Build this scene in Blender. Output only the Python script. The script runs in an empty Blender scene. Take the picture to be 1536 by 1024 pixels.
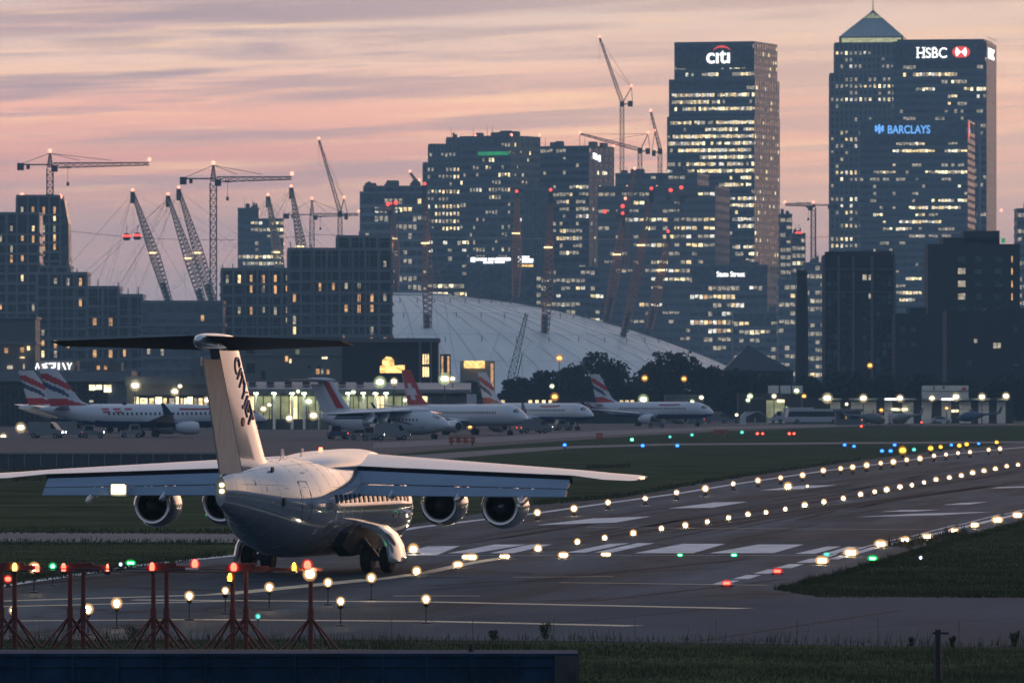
import bpy, bmesh, math, random
from mathutils import Vector, Matrix
R = math.radians
C = bpy.context.scene.collection
scene = bpy.context.scene

# ------------------------------------------------------------------ camera model
F, H, CX, HY = 12000.0, 6.6, 768.0, 588.0     # focal length in px, camera height, principal column, horizon row

def W(px, py, d):                      # point at depth d seen at a pixel of the 1536x1024 frame
    return Vector(((px - CX) * d / F, d, H - (py - HY) * d / F))

def G(px, py, z=0.0):                  # point of the ground (height z) seen at a pixel
    d = (H - z) * F / (py - HY)
    return Vector(((px - CX) * d / F, d, z))

# ------------------------------------------------------------------ materials
MATS = {}
def nodes_of(name):
    m = bpy.data.materials.new(name); m.use_nodes = True
    nt = m.node_tree
    return m, nt, nt.nodes, nt.links, nt.nodes['Principled BSDF']

def pbr(name, col, rough=.6, metal=0.0, var=.25, scale=2.0, bump=0.0, bscale=8.0, coat=0.0, spec=.5, stretch=None):
    m, nt, N, L, b = nodes_of(name)
    tc = N.new('ShaderNodeTexCoord')
    src = tc.outputs['Object']
    if stretch:
        mp = N.new('ShaderNodeMapping'); mp.inputs['Scale'].default_value = stretch
        L.new(src, mp.inputs['Vector']); src = mp.outputs['Vector']
    nz = N.new('ShaderNodeTexNoise'); nz.inputs['Scale'].default_value = scale
    nz.inputs['Detail'].default_value = 6; nz.inputs['Roughness'].default_value = .65
    L.new(src, nz.inputs['Vector'])
    r = N.new('ShaderNodeValToRGB')
    r.color_ramp.elements[0].position = .3; r.color_ramp.elements[1].position = .7
    r.color_ramp.elements[0].color = tuple(c * (1 - var) for c in col) + (1,)
    r.color_ramp.elements[1].color = tuple(min(1, c * (1 + var)) for c in col) + (1,)
    L.new(nz.outputs['Fac'], r.inputs['Fac']); L.new(r.outputs['Color'], b.inputs['Base Color'])
    b.inputs['Roughness'].default_value = rough; b.inputs['Metallic'].default_value = metal
    b.inputs['Coat Weight'].default_value = coat; b.inputs['Coat Roughness'].default_value = .05; b.inputs['Specular IOR Level'].default_value = spec
    if bump:
        n2 = N.new('ShaderNodeTexNoise'); n2.inputs['Scale'].default_value = bscale; n2.inputs['Detail'].default_value = 4
        L.new(src, n2.inputs['Vector'])
        bp = N.new('ShaderNodeBump'); bp.inputs['Strength'].default_value = bump
        L.new(n2.outputs['Fac'], bp.inputs['Height']); L.new(bp.outputs['Normal'], b.inputs['Normal'])
    MATS[name] = m
    return m

def pane_glass(name, dark, light, cw=1.75, ch=1.9):
    """curtain-wall glass: every pane a little different, as blinds and rooms behind make it"""
    m, nt, N, L, b = nodes_of(name)
    tc = N.new('ShaderNodeTexCoord'); mp = N.new('ShaderNodeMapping'); mp.inputs['Scale'].default_value = (1 / cw, 1 / cw, 1 / ch)
    L.new(tc.outputs['Object'], mp.inputs['Vector'])
    fl = N.new('ShaderNodeVectorMath'); fl.operation = 'FLOOR'; L.new(mp.outputs['Vector'], fl.inputs[0])
    wn = N.new('ShaderNodeTexWhiteNoise'); wn.noise_dimensions = '3D'; L.new(fl.outputs[0], wn.inputs['Vector'])
    nz = N.new('ShaderNodeTexNoise'); nz.inputs['Scale'].default_value = .06; nz.inputs['Detail'].default_value = 3; L.new(tc.outputs['Object'], nz.inputs['Vector'])
    sp = N.new('ShaderNodeSeparateXYZ'); L.new(fl.outputs[0], sp.inputs[0])
    w1 = N.new('ShaderNodeTexWhiteNoise'); w1.noise_dimensions = '1D'; L.new(sp.outputs['Z'], w1.inputs['W'])
    a1 = N.new('ShaderNodeMath'); a1.operation = 'MULTIPLY_ADD'; a1.inputs[1].default_value = .30; L.new(wn.outputs['Value'], a1.inputs[0])
    a2 = N.new('ShaderNodeMath'); a2.operation = 'MULTIPLY'; a2.inputs[1].default_value = .75; L.new(w1.outputs['Value'], a2.inputs[0]); L.new(a2.outputs[0], a1.inputs[2])
    ml = N.new('ShaderNodeMath'); ml.operation = 'MULTIPLY'; L.new(a1.outputs[0], ml.inputs[0]); L.new(nz.outputs['Fac'], ml.inputs[1])
    r = N.new('ShaderNodeValToRGB'); r.color_ramp.elements[0].position = .1; r.color_ramp.elements[1].position = .62
    r.color_ramp.elements[0].color = dark + (1,); r.color_ramp.elements[1].color = light + (1,)
    L.new(ml.outputs[0], r.inputs['Fac']); L.new(r.outputs['Color'], b.inputs['Base Color'])
    rr = N.new('ShaderNodeMapRange'); rr.inputs['To Min'].default_value = .08; rr.inputs['To Max'].default_value = .4
    L.new(wn.outputs['Value'], rr.inputs['Value']); L.new(rr.outputs['Result'], b.inputs['Roughness'])
    b.inputs['Specular IOR Level'].default_value = .7
    MATS[name] = m
    return m

def emit(name, col, strength, light=False, noise=0.0, nscale=1.0):
    """something that gives off light; noise: uneven light, as rooms behind glass have"""
    m, nt, N, L, b = nodes_of(name)
    b.inputs['Base Color'].default_value = tuple(c * .3 for c in col) + (1,)
    b.inputs['Roughness'].default_value = .4
    b.inputs['Emission Color'].default_value = col + (1,)
    b.inputs['Emission Strength'].default_value = strength
    if noise:
        g = N.new('ShaderNodeNewGeometry')
        mp = N.new('ShaderNodeMapping'); mp.inputs['Scale'].default_value = (nscale, nscale * .3, nscale * 1.4)
        nz = N.new('ShaderNodeTexNoise'); nz.inputs['Scale'].default_value = 1.0; nz.inputs['Detail'].default_value = 3
        L.new(g.outputs['Position'], mp.inputs['Vector']); L.new(mp.outputs['Vector'], nz.inputs['Vector'])
        mr = N.new('ShaderNodeMapRange')
        mr.inputs['From Min'].default_value = .3; mr.inputs['From Max'].default_value = .7
        mr.inputs['To Min'].default_value = strength * (1 - noise); mr.inputs['To Max'].default_value = strength * (1 + noise)
        L.new(nz.outputs['Fac'], mr.inputs['Value']); L.new(mr.outputs['Result'], b.inputs['Emission Strength'])
    m.cycles.emission_sampling = 'AUTO' if light else 'NONE'
    MATS[name] = m
    return m

# ------------------------------------------------------------------ mesh builder
class MB:
    def __init__(s):
        s.v = []; s.f = []; s.mi = []; s.cur = 0
    def add(s, vs, fs):
        o = len(s.v); s.v += [tuple(v) for v in vs]
        for f in fs:
            s.f.append(tuple(i + o for i in f)); s.mi.append(s.cur)
        return s
    def box(s, x0, x1, y0, y1, z0, z1):
        vs = [(x, y, z) for z in (z0, z1) for x, y in ((x0, y0), (x1, y0), (x1, y1), (x0, y1))]
        return s.add(vs, [(0, 3, 2, 1), (4, 5, 6, 7), (0, 1, 5, 4), (1, 2, 6, 5), (2, 3, 7, 6), (3, 0, 4, 7)])
    def bar(s, p, q, w, h=None):
        p = Vector(p); q = Vector(q); d = (q - p)
        if d.length < 1e-6: return s
        d.normalize()
        up = Vector((0, 0, 1)) if abs(d.z) < .9 else Vector((0, 1, 0))
        a = d.cross(up).normalized() * (w / 2); b = a.cross(d).normalized() * ((h or w) / 2)
        vs = [p - a - b, p + a - b, p + a + b, p - a + b, q - a - b, q + a - b, q + a + b, q - a + b]
        return s.add(vs, [(0, 1, 2, 3), (7, 6, 5, 4), (0, 4, 5, 1), (1, 5, 6, 2), (2, 6, 7, 3), (3, 7, 4, 0)])
    def tube(s, p, q, r1, r2=None, n=8, cap=True):
        r2 = r1 if r2 is None else r2
        p = Vector(p); q = Vector(q); d = (q - p).normalized()
        up = Vector((0, 0, 1)) if abs(d.z) < .9 else Vector((0, 1, 0))
        a = d.cross(up).normalized(); b = d.cross(a).normalized()
        vs = []
        for c, r in ((p, r1), (q, r2)):
            for k in range(n):
                t = 2 * math.pi * k / n
                vs.append(c + a * (r * math.cos(t)) + b * (r * math.sin(t)))
        fs = [(k, (k + 1) % n, n + (k + 1) % n, n + k) for k in range(n)]
        if cap: fs += [tuple(range(n - 1, -1, -1)), tuple(range(n, 2 * n))]
        return s.add(vs, fs)
    def rings(s, rings, cap0=True, cap1=True, closed=True):
        """loft through rings of equally many points"""
        n = len(rings[0]); vs = [p for r in rings for p in r]; fs = []
        for i in range(len(rings) - 1):
            for k in range(n if closed else n - 1):
                k2 = (k + 1) % n
                fs.append((i * n + k, i * n + k2, (i + 1) * n + k2, (i + 1) * n + k))
        if cap0: fs.append(tuple(range(n - 1, -1, -1)))
        if cap1: fs.append(tuple((len(rings) - 1) * n + k for k in range(n)))
        return s.add(vs, fs)
    def lathe_x(s, prof, c=(0, 0, 0), n=24):
        rr = [[(c[0] + x, c[1] + r * math.cos(2 * math.pi * k / n), c[2] + r * math.sin(2 * math.pi * k / n)) for k in range(n)] for x, r in prof]
        return s.rings(rr, False, False)
    def lathe_z(s, prof, c=(0, 0, 0), n=16):
        rr = [[(c[0] + r * math.cos(2 * math.pi * k / n), c[1] + r * math.sin(2 * math.pi * k / n), c[2] + z) for k in range(n)] for r, z in prof]
        return s.rings(rr, True, True)
    def prism(s, pts, y0, y1, ax='y'):
        """polygon pts (u, w) extruded; ax y: (u, y, w); ax z: (u, w, z); ax x: (x, u, w)"""
        mk = {'y': lambda u, w, t: (u, t, w), 'z': lambda u, w, t: (u, w, t), 'x': lambda u, w, t: (t, u, w)}[ax]
        n = len(pts)
        vs = [mk(u, w, y0) for u, w in pts] + [mk(u, w, y1) for u, w in pts]
        fs = [tuple(range(n)), tuple(range(2 * n - 1, n - 1, -1))] + [(k, n + k, n + (k + 1) % n, (k + 1) % n) for k in range(n)]
        return s.add(vs, fs)
    def mesh(s, name, mats, smooth=None):
        me = bpy.data.meshes.new(name)
        me.from_pydata(s.v, [], s.f)
        for m in (mats if isinstance(mats, (list, tuple)) else [mats]):
            me.materials.append(m)
        if any(s.mi): me.polygons.foreach_set('material_index', s.mi)
        bm = bmesh.new(); bm.from_mesh(me)
        bmesh.ops.recalc_face_normals(bm, faces=bm.faces)
        if smooth is not None:
            for f in bm.faces: f.smooth = True
            for e in bm.edges:
                if len(e.link_faces) == 2 and e.calc_face_angle(0) > R(smooth): e.smooth = False
        bm.to_mesh(me); bm.free(); me.update()
        return me
    def build(s, name, mats, parent=None, smooth=None):
        return link(name, s.mesh(name, mats, smooth), parent)

def link(name, me, parent=None, loc=None, rotz=None):
    o = bpy.data.objects.new(name, me); C.objects.link(o)
    if parent is not None: o.parent = parent
    if loc is not None: o.location = loc
    if rotz: o.rotation_euler[2] = rotz
    return o

def tag(o, label=None, cat=None, group=None, kind=None):
    if label: o['label'] = label
    if cat: o['category'] = cat
    if group: o['group'] = group
    if kind: o['kind'] = kind
    return o

def thing(name, label, cat, loc=(0, 0, 0), rotz=0.0, group=None):
    o = bpy.data.objects.new(name, None); C.objects.link(o)
    o.empty_display_size = .5
    o.location = loc; o.rotation_euler = (0, 0, rotz)
    return tag(o, label, cat, group)

def sheet(name, px, z, mat, label=None, cat=None, kind='structure'):
    me = bpy.data.meshes.new(name)
    bm = bmesh.new()
    f = bm.faces.new([bm.verts.new(G(x, y, z)) for x, y in px])
    bmesh.ops.triangulate(bm, faces=[f])
    bm.normal_update()
    for f in bm.faces:
        if f.normal.z < 0: f.normal_flip()
    bm.to_mesh(me); bm.free(); me.materials.append(mat)
    return tag(link(name, me), label, cat, kind=kind)

def text_mesh(name, body, size, mat, depth=.3, bold=0.0, parent=None, loc=(0, 0, 0), rot=(R(90), 0, 0), sx=1.0, align='LEFT'):
    cu = bpy.data.curves.new(name, 'FONT'); cu.body = body; cu.size = size; cu.extrude = depth / 2; cu.offset = bold
    cu.align_x = align
    t = bpy.data.objects.new(name, cu); C.objects.link(t)
    bpy.context.view_layer.update()
    me = bpy.data.meshes.new_from_object(t.evaluated_get(bpy.context.evaluated_depsgraph_get()))
    bpy.data.objects.remove(t); bpy.data.curves.remove(cu)
    me.name = name; me.materials.clear(); me.materials.append(mat)
    o = link(name, me, parent); o.location = loc; o.rotation_euler = rot; o.scale = (sx, 1, 1)
    return o

ORD = ('first second third fourth fifth sixth seventh eighth ninth tenth eleventh twelfth thirteenth fourteenth fifteenth sixteenth '
       'seventeenth eighteenth nineteenth twentieth').split()
ORD += ['twenty-' + o for o in ORD[:9]] + ['thirtieth'] + ['thirty-' + o for o in ORD[:9]] + ['fortieth']

# ------------------------------------------------------------------ palette
asphalt = pbr('asphalt', (.05, .053, .062), .72, var=.3, scale=.12, bump=.15, bscale=3, spec=.25)
M = dict(
    steel=pbr('dark_steel', (.06, .06, .065), .5, .6, scale=3),
    redpaint=pbr('red_frame_paint', (.105, .020, .016), .6, var=.5, scale=4),
    orange=pbr('orange_paint', (.4, .1, .03), .5, scale=3),
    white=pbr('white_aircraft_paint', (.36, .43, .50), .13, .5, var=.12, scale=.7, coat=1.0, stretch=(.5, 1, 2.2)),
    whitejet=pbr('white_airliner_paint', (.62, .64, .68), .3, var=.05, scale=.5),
    bluejet=pbr('deep_blue_paint', (.02, .06, .2), .3, var=.1, scale=.5),
    redjet=pbr('red_fin_paint', (.45, .02, .03), .35, var=.1, scale=.5),
    navy=pbr('navy_fin_paint', (.03, .05, .13), .35, var=.1),
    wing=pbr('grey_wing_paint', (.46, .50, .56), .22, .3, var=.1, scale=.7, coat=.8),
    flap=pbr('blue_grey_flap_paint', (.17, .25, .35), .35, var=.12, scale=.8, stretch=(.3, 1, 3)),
    dark=pbr('dark_gap', (.012, .014, .018), .6),
    nacelle=pbr('nacelle_paint', (.62, .62, .62), .2, .45, var=.08, scale=1.2, coat=.8),
    cone=pbr('exhaust_cone_metal', (.26, .26, .28), .3, .85),
    lip=pbr('polished_lip', (.85, .84, .82), .16, 1.0, var=.05),
    vanpale=pbr('pale_vehicle_paint', (.48, .49, .50), .4, var=.08),
    rubber=pbr('tyre_rubber', (.012, .012, .012), .8, scale=8),
    hub=pbr('wheel_hub', (.3, .3, .3), .4, .7),
    rudder=pbr('rudder_paint', (.45, .43, .40), .42, var=.16, scale=1.4, stretch=(3, 3, .7)),
    glassdark=pbr('dark_cockpit_glass', (.01, .012, .016), .08),
    concrete=pbr('concrete_paving', (.026, .036, .046), .8, var=.3, scale=.05, spec=.2),
    patch=pbr('asphalt_patch', (.062, .070, .080), .85, var=.2, scale=.6, spec=.03),
    apronasphalt=pbr('pale_asphalt', (.054, .076, .096), .85, var=.28, scale=.12, spec=.03, stretch=(1, .3, 1)),
    paving=pbr('pale_concrete_paving', (.115, .12, .13), .8, var=.2, scale=.08, spec=.2),
    paint=pbr('worn_white_marking', (.60, .60, .62), .65, var=.4, scale=.5, bump=.1),
    yellowpaint=pbr('worn_yellow_marking_glint', (.60, .48, .30), .6, var=.35, scale=.6),
    skid=pbr('tyre_rubber_streak', (.020, .024, .029), .8, var=.4, scale=.3, spec=.03),
    grassbase=pbr('grass_ground', (.070, .076, .038), 1.0, var=.5, scale=.11, bump=.1, bscale=1.2, spec=0),
    blade=pbr('grass_blade', (.062, .070, .034), 1.0, var=.4, scale=.08, spec=0),
    dryblade=pbr('dry_grass_blade', (.08, .08, .045), .9, var=.35, scale=.3, spec=0),
    leaf=pbr('dark_leaf', (.012, .019, .012), .8, var=.5, scale=.35, spec=.2),
    bark=pbr('bark', (.05, .042, .035), .9, scale=3),
    glass=pane_glass('tower_glass', (.020, .034, .052), (.10, .135, .17)),
    glassb=pane_glass('tower_glass_pale', (.035, .055, .08), (.15, .185, .22)),
    band=pbr('tower_spandrel', (.125, .155, .185), .4, var=.15, scale=.05),
    bandpale=pbr('pale_spandrel', (.17, .19, .21), .5, var=.15, scale=.05),
    rooflead=pbr('pyramid_roof_panels', (.46, .52, .50), .4, .2, var=.12, scale=.04),
    stone=pbr('pale_steel_cladding', (.16, .18, .20), .4, .2, var=.12, scale=.04),
    grey=pbr('grey_cladding', (.12, .13, .14), .6, var=.2, scale=.06),
    conc=pbr('raw_concrete_wall', (.16, .155, .15), .8, var=.2, scale=.1, bump=.1),
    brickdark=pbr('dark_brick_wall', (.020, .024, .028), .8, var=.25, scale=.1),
    winddark=pbr('dark_window_pane', (.012, .016, .022), .12, spec=.6),
    mast=pbr('ochre_mast_paint', (.46, .34, .24), .5, scale=.4),
    crane=pbr('crane_steel', (.16, .13, .12), .5, .2, scale=.3),
    cranered=pbr('red_crane_steel', (.46, .19, .12), .5, .2, scale=.3),
    cable=pbr('steel_cable', (.24, .24, .25), .5, .5),
    fabric=pbr('white_roof_fabric', (.93, .89, .83), .42, var=.10, scale=.03, bump=.1, bscale=.1),
    blue=pbr('blue_container_paint', (.010, .034, .074), .8, var=.5, scale=.9, bump=.2, bscale=2, spec=.1),
    timber=pbr('timber_walkway', (.055, .045, .035), .8, var=.3, scale=3),
    vanwhite=pbr('white_vehicle_paint', (.20, .21, .22), .35, var=.08),
    vanblue=pbr('blue_vehicle_paint', (.05, .09, .16), .35, var=.1),
    vangrey=pbr('grey_vehicle_paint', (.16, .17, .18), .35, var=.1),
    canvas=pbr('white_canvas', (.6, .6, .6), .8, var=.1),
)
E = dict(
    w1=emit('room_light_warm', (1, .74, .36), 1.6, noise=.75, nscale=.7),
    w2=emit('room_light_yellow', (1, .86, .50), 2.2, noise=.75, nscale=.6),
    w3=emit('room_light_dim', (.95, .80, .58), .44, noise=.95, nscale=.6),
    w5=emit('room_light_white', (1, .93, .78), 1.3, noise=.8, nscale=.8),
    w4=emit('room_light_orange', (1, .52, .22), .8, noise=.7, nscale=.6),
    soffit=emit('soffit_light', (.93, 1, .66), 30, light=True),
    bay=emit('bay_light_green', (.80, .82, .46), .26, noise=.8, nscale=.35),
    sign=emit('sign_white', (1, .98, .94), 2.6),
    signred=emit('sign_red', (1, .09, .06), 1.2),
    signblue=emit('sign_blue', (.16, .46, 1), 1.5),
    signgreen=emit('sign_green', (.05, .62, .22), .5, noise=.3, nscale=.2),
    signorange=emit('sign_orange', (1, .58, .18), 2.0, noise=.6, nscale=.9),
    crown=emit('crown_lantern', (.85, .82, .42), .75, noise=.4, nscale=.4),
    red=emit('red_beacon', (1, .07, .05), 3.0),
    pink=emit('aviation_lamp', (1, .36, .24), 3.2),
    mastlamp=emit('mast_lamp', (1, .74, .36), 3.0),
    rwy=emit('runway_lamp', (1, .76, .44), 150, light=True),
    rwyfar=emit('runway_lamp_far', (1, .78, .46), 24, light=False),
    lred=emit('red_lamp', (1, .07, .04), 14, light=True),
    lgreen=emit('green_lamp', (.08, 1, .32), 26, light=True),
    lteal=emit('teal_lamp', (.15, .9, .75), 3, light=False),
    lblue=emit('blue_lamp', (.05, .28, 1), 6, light=False),
    lyellow=emit('yellow_lamp', (1, .56, .05), 8, light=False),
    lwhite=emit('white_lamp', (.85, .9, 1), 12, light=True),
    lorange=emit('orange_lamp', (1, .5, .10), 8, light=True),
    landing=emit('landing_lamp', (1, .78, .42), 5.0, light=True),
    flood=emit('floodlight', (1, .95, .66), 22, light=True),
    floodg=emit('floodlight_green', (.93, 1, .62), 16, light=True),
)

def halo_mat(name, col, amount=.5, power=.9):  # glow round a lamp, put into an added emissive shell
    """painted halo of a lamp: emissive shell fading out towards its rim"""
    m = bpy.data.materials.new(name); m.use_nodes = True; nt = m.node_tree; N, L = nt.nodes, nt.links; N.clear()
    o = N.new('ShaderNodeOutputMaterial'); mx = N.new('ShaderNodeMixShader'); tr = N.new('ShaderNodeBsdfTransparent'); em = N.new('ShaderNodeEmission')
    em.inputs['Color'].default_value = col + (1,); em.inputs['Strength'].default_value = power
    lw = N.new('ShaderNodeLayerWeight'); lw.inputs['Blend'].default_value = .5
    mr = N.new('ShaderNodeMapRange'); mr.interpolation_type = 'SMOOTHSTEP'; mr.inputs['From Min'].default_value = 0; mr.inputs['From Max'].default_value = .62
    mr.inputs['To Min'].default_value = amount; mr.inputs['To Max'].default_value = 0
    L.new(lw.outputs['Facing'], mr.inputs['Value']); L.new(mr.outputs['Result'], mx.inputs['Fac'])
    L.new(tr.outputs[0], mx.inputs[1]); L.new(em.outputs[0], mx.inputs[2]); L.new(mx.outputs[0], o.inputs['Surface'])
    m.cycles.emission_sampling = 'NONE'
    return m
GL = dict(rwy=halo_mat('amber_halo', (1, .55, .20), .62, 1.15), lred=halo_mat('red_halo', (1, .04, .03)), lgreen=halo_mat('green_halo', (.03, .9, .2), .5), lwhite=halo_mat('white_halo', (.6, .75, 1)),
          lteal=halo_mat('teal_halo', (.1, .9, .7)), lblue=halo_mat('blue_halo', (.03, .2, 1)), lyellow=halo_mat('yellow_halo', (1, .45, .03)), lorange=halo_mat('orange_halo', (1, .4, .08)),
          flood=halo_mat('warm_halo', (1, .78, .42), .45), floodg=halo_mat('pale_green_halo', (.85, 1, .5), .45))
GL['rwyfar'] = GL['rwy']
HAZE = 1.2e-4
# ================================================================== camera, sky, sun, air
cam = bpy.data.cameras.new('camera'); co = bpy.data.objects.new('camera', cam); C.objects.link(co)
co.location = (0, 0, H); co.rotation_euler = (R(90), 0, 0)
cam.sensor_width = 36; cam.lens = 36 * F / 1536; cam.shift_y = (HY - 512) / 1536
cam.clip_start = 1; cam.clip_end = 30000
cam.dof.use_dof = True; cam.dof.focus_distance = 285; cam.dof.aperture_fstop = cam.lens / 1000 / .045
scene.camera = co

SUN_AZ, SUN_EL = R(14), R(3.5)          # azimuth right of the view direction
w = bpy.data.worlds.new('World'); scene.world = w; w.use_nodes = True
nt = w.node_tree; N, L = nt.nodes, nt.links; N.clear()
out = N.new('ShaderNodeOutputWorld'); bg = N.new('ShaderNodeBackground'); L.new(bg.outputs[0], out.inputs[0])
tc = N.new('ShaderNodeTexCoord'); sep = N.new('ShaderNodeSeparateXYZ'); L.new(tc.outputs['Generated'], sep.inputs[0])
def mth(op, a, b=None, clamp=False):
    n = N.new('ShaderNodeMath'); n.operation = op; n.use_clamp = clamp
    for i, v in enumerate((a, b)):
        if v is None: continue
        if isinstance(v, (int, float)): n.inputs[i].default_value = v
        else: L.new(v, n.inputs[i])
    return n.outputs[0]
def ramp(fac, stops):
    n = N.new('ShaderNodeValToRGB'); cr = n.color_ramp
    while len(cr.elements) < len(stops): cr.elements.new(.5)
    for e, (p, c) in zip(cr.elements, stops):
        e.position = p; e.color = tuple(c) + (1,)
    L.new(fac, n.inputs[0]); return n.outputs['Color']
def mix(fac, a, b, mode='MIX'):
    n = N.new('ShaderNodeMix'); n.data_type = 'RGBA'; n.blend_type = mode
    for i, v in ((0, fac), (6, a), (7, b)):
        if isinstance(v, (int, float)): n.inputs[i].default_value = v
        elif isinstance(v, tuple): n.inputs[i].default_value = v + (1,)
        else: L.new(v, n.inputs[i])
    return n.outputs[2]
def smooth(v, lo, hi):
    n = N.new('ShaderNodeMapRange'); n.interpolation_type = 'SMOOTHSTEP'
    n.inputs['From Min'].default_value = lo; n.inputs['From Max'].default_value = hi
    L.new(v, n.inputs['Value']); return n.outputs['Result']
el = mth('MAXIMUM', sep.outputs['Z'], 0.0)
f = mth('SQRT', el)
west = ramp(f, [(0, (.20, .16, .25)), (.11, (.52, .45, .50)), (.147, (.84, .56, .52)), (.172, (1.16, .60, .52)), (.190, (1.55, .80, .60)),
                (.203, (1.52, 1.00, .76)), (.222, (1.12, .90, .80)), (.32, (1.12, .76, .58)), (.45, (.50, .49, .56)), (.65, (.29, .36, .49)), (1, (.18, .25, .39))])
east = ramp(f, [(0, (.10, .115, .17)), (.25, (.18, .20, .275)), (.5, (.20, .25, .36)), (1, (.18, .25, .39))])
# cloud streaks: noise drawn out along the horizon, bent a little by a coarser one
cmb = N.new('ShaderNodeCombineXYZ')                  # streaks climb a little to the right
L.new(sep.outputs['X'], cmb.inputs[0]); L.new(sep.outputs['Y'], cmb.inputs[1])
L.new(mth('SUBTRACT', sep.outputs['Z'], mth('MULTIPLY', sep.outputs['X'], .035)), cmb.inputs[2])
def noise(sx, sz, scale, det, off, rough=.55, dist=0.0):
    mp = N.new('ShaderNodeMapping'); mp.inputs['Scale'].default_value = (sx, sx, sz); mp.inputs['Location'].default_value = off
    L.new(cmb.outputs[0], mp.inputs['Vector'])
    n = N.new('ShaderNodeTexNoise'); n.inputs['Scale'].default_value = scale; n.inputs['Detail'].default_value = det
    n.inputs['Roughness'].default_value = rough; n.inputs['Distortion'].default_value = dist
    L.new(mp.outputs['Vector'], n.inputs['Vector']); return n.outputs['Fac']
n1 = noise(14, 250, 1.0, 6, (3.1, 0.4, 7.7), .55, .35)
n2 = noise(9, 130, 1.0, 5, (11.3, 5.2, 1.9), .55, .3)
n4 = noise(16, 400, 1.0, 5, (6.3, 2.2, 3.1), .55, .3)
n3 = noise(22, 520, 1.0, 4, (1.3, 8.2, 4.9), .55, .3)
low = smooth(el, .55, .16)                      # streaks only in the lower sky
left = smooth(sep.outputs['X'], .05, -.06)
grey = mth('MULTIPLY', mth('MULTIPLY', smooth(n1, .44, .66), mth('ADD', .72, mth('MULTIPLY', left, .2))), low)
grey = mth('MAXIMUM', grey, mth('MULTIPLY', mth('MULTIPLY', smooth(n4, .44, .62), .72), low))
pink = mth('MULTIPLY', mth('MULTIPLY', smooth(n2, .50, .72), .38), low)
gold = mth('MULTIPLY', mth('MULTIPLY', smooth(n3, .48, .72), .6), mth('MULTIPLY', low, smooth(el, .018, .03)))
c1 = mix(pink, west, (1.42, .60, .50))
c1 = mix(gold, c1, (1.75, 1.12, .66))
c1 = mix(grey, c1, (.68, .50, .54))
dark_low = smooth(el, .028, .012)
c1 = mix(mth('MULTIPLY', dark_low, .55), c1, west)
right = smooth(sep.outputs['X'], -.05, .06)
c1 = mix(mth('MULTIPLY', mth('MULTIPLY', right, .34), mth('MULTIPLY', smooth(el, .014, .03), low)), c1, (1.70, 1.06, .66))
dt = N.new('ShaderNodeVectorMath'); dt.operation = 'DOT_PRODUCT'; L.new(tc.outputs['Generated'], dt.inputs[0]); dt.inputs[1].default_value = (math.sin(R(34)), math.cos(R(34)), .03)
glow = mth('MULTIPLY', smooth(dt.outputs['Value'], .90, 1.0), smooth(el, .5, .02))
c1 = mix(glow, c1, (1.25, .64, .30), 'ADD')
westness = smooth(sep.outputs['Y'], -.25, .85)
col = mix(westness, east, c1)
sky = N.new('ShaderNodeTexSky'); sky.sky_type = 'NISHITA'; sky.sun_disc = False
sky.sun_elevation = SUN_EL; sky.sun_rotation = SUN_AZ; sky.air_density = 1.2; sky.dust_density = 1.5
nis = mix(1.0, sky.outputs['Color'], (.05, .05, .05), 'MULTIPLY')
high = smooth(el, .10, .5)
ad = mix(high, col, nis, 'ADD')
below = mix(smooth(sep.outputs['Z'], -.01, 0.0), (.06, .065, .08), ad)
L.new(below, bg.inputs['Color']); bg.inputs['Strength'].default_value = 1.0

sun = bpy.data.lights.new('sun', 'SUN'); sun.energy = .3; sun.color = (1, .48, .28); sun.angle = R(24)
so = bpy.data.objects.new('sun', sun); C.objects.link(so)
sd = Vector((math.sin(SUN_AZ) * math.cos(SUN_EL), math.cos(SUN_AZ) * math.cos(SUN_EL), math.sin(SUN_EL)))
so.rotation_euler = sd.to_track_quat('Z', 'Y').to_euler()

hz = MB().box(-1500, 1500, -60, 5000, -1.2, 262)
hm = bpy.data.materials.new('haze_air'); hm.use_nodes = True; hn = hm.node_tree; hn.nodes.clear()
ho = hn.nodes.new('ShaderNodeOutputMaterial'); hv = hn.nodes.new('ShaderNodeVolumePrincipled')
hv.inputs['Color'].default_value = (.39, .68, .88, 1); hv.inputs['Density'].default_value = HAZE; hv.inputs['Anisotropy'].default_value = 0.0
hn.links.new(hv.outputs[0], ho.inputs['Volume'])
if HAZE > 0:
    tag(hz.build('haze', hm), kind='stuff')

scene.view_settings.view_transform = 'Standard'; scene.view_settings.look = 'None'
scene.view_settings.exposure = 0; scene.view_settings.gamma = 1
cy = scene.cycles
cy.use_denoising = True; cy.max_bounces = 6; cy.diffuse_bounces = 2; cy.glossy_bounces = 3; cy.transmission_bounces = 3
cy.transparent_max_bounces = 8; cy.volume_bounces = 0; cy.use_light_tree = True
cy.sample_clamp_indirect = 4; cy.caustics_reflective = False; cy.caustics_refractive = False
cy.volume_step_rate = 4

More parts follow.
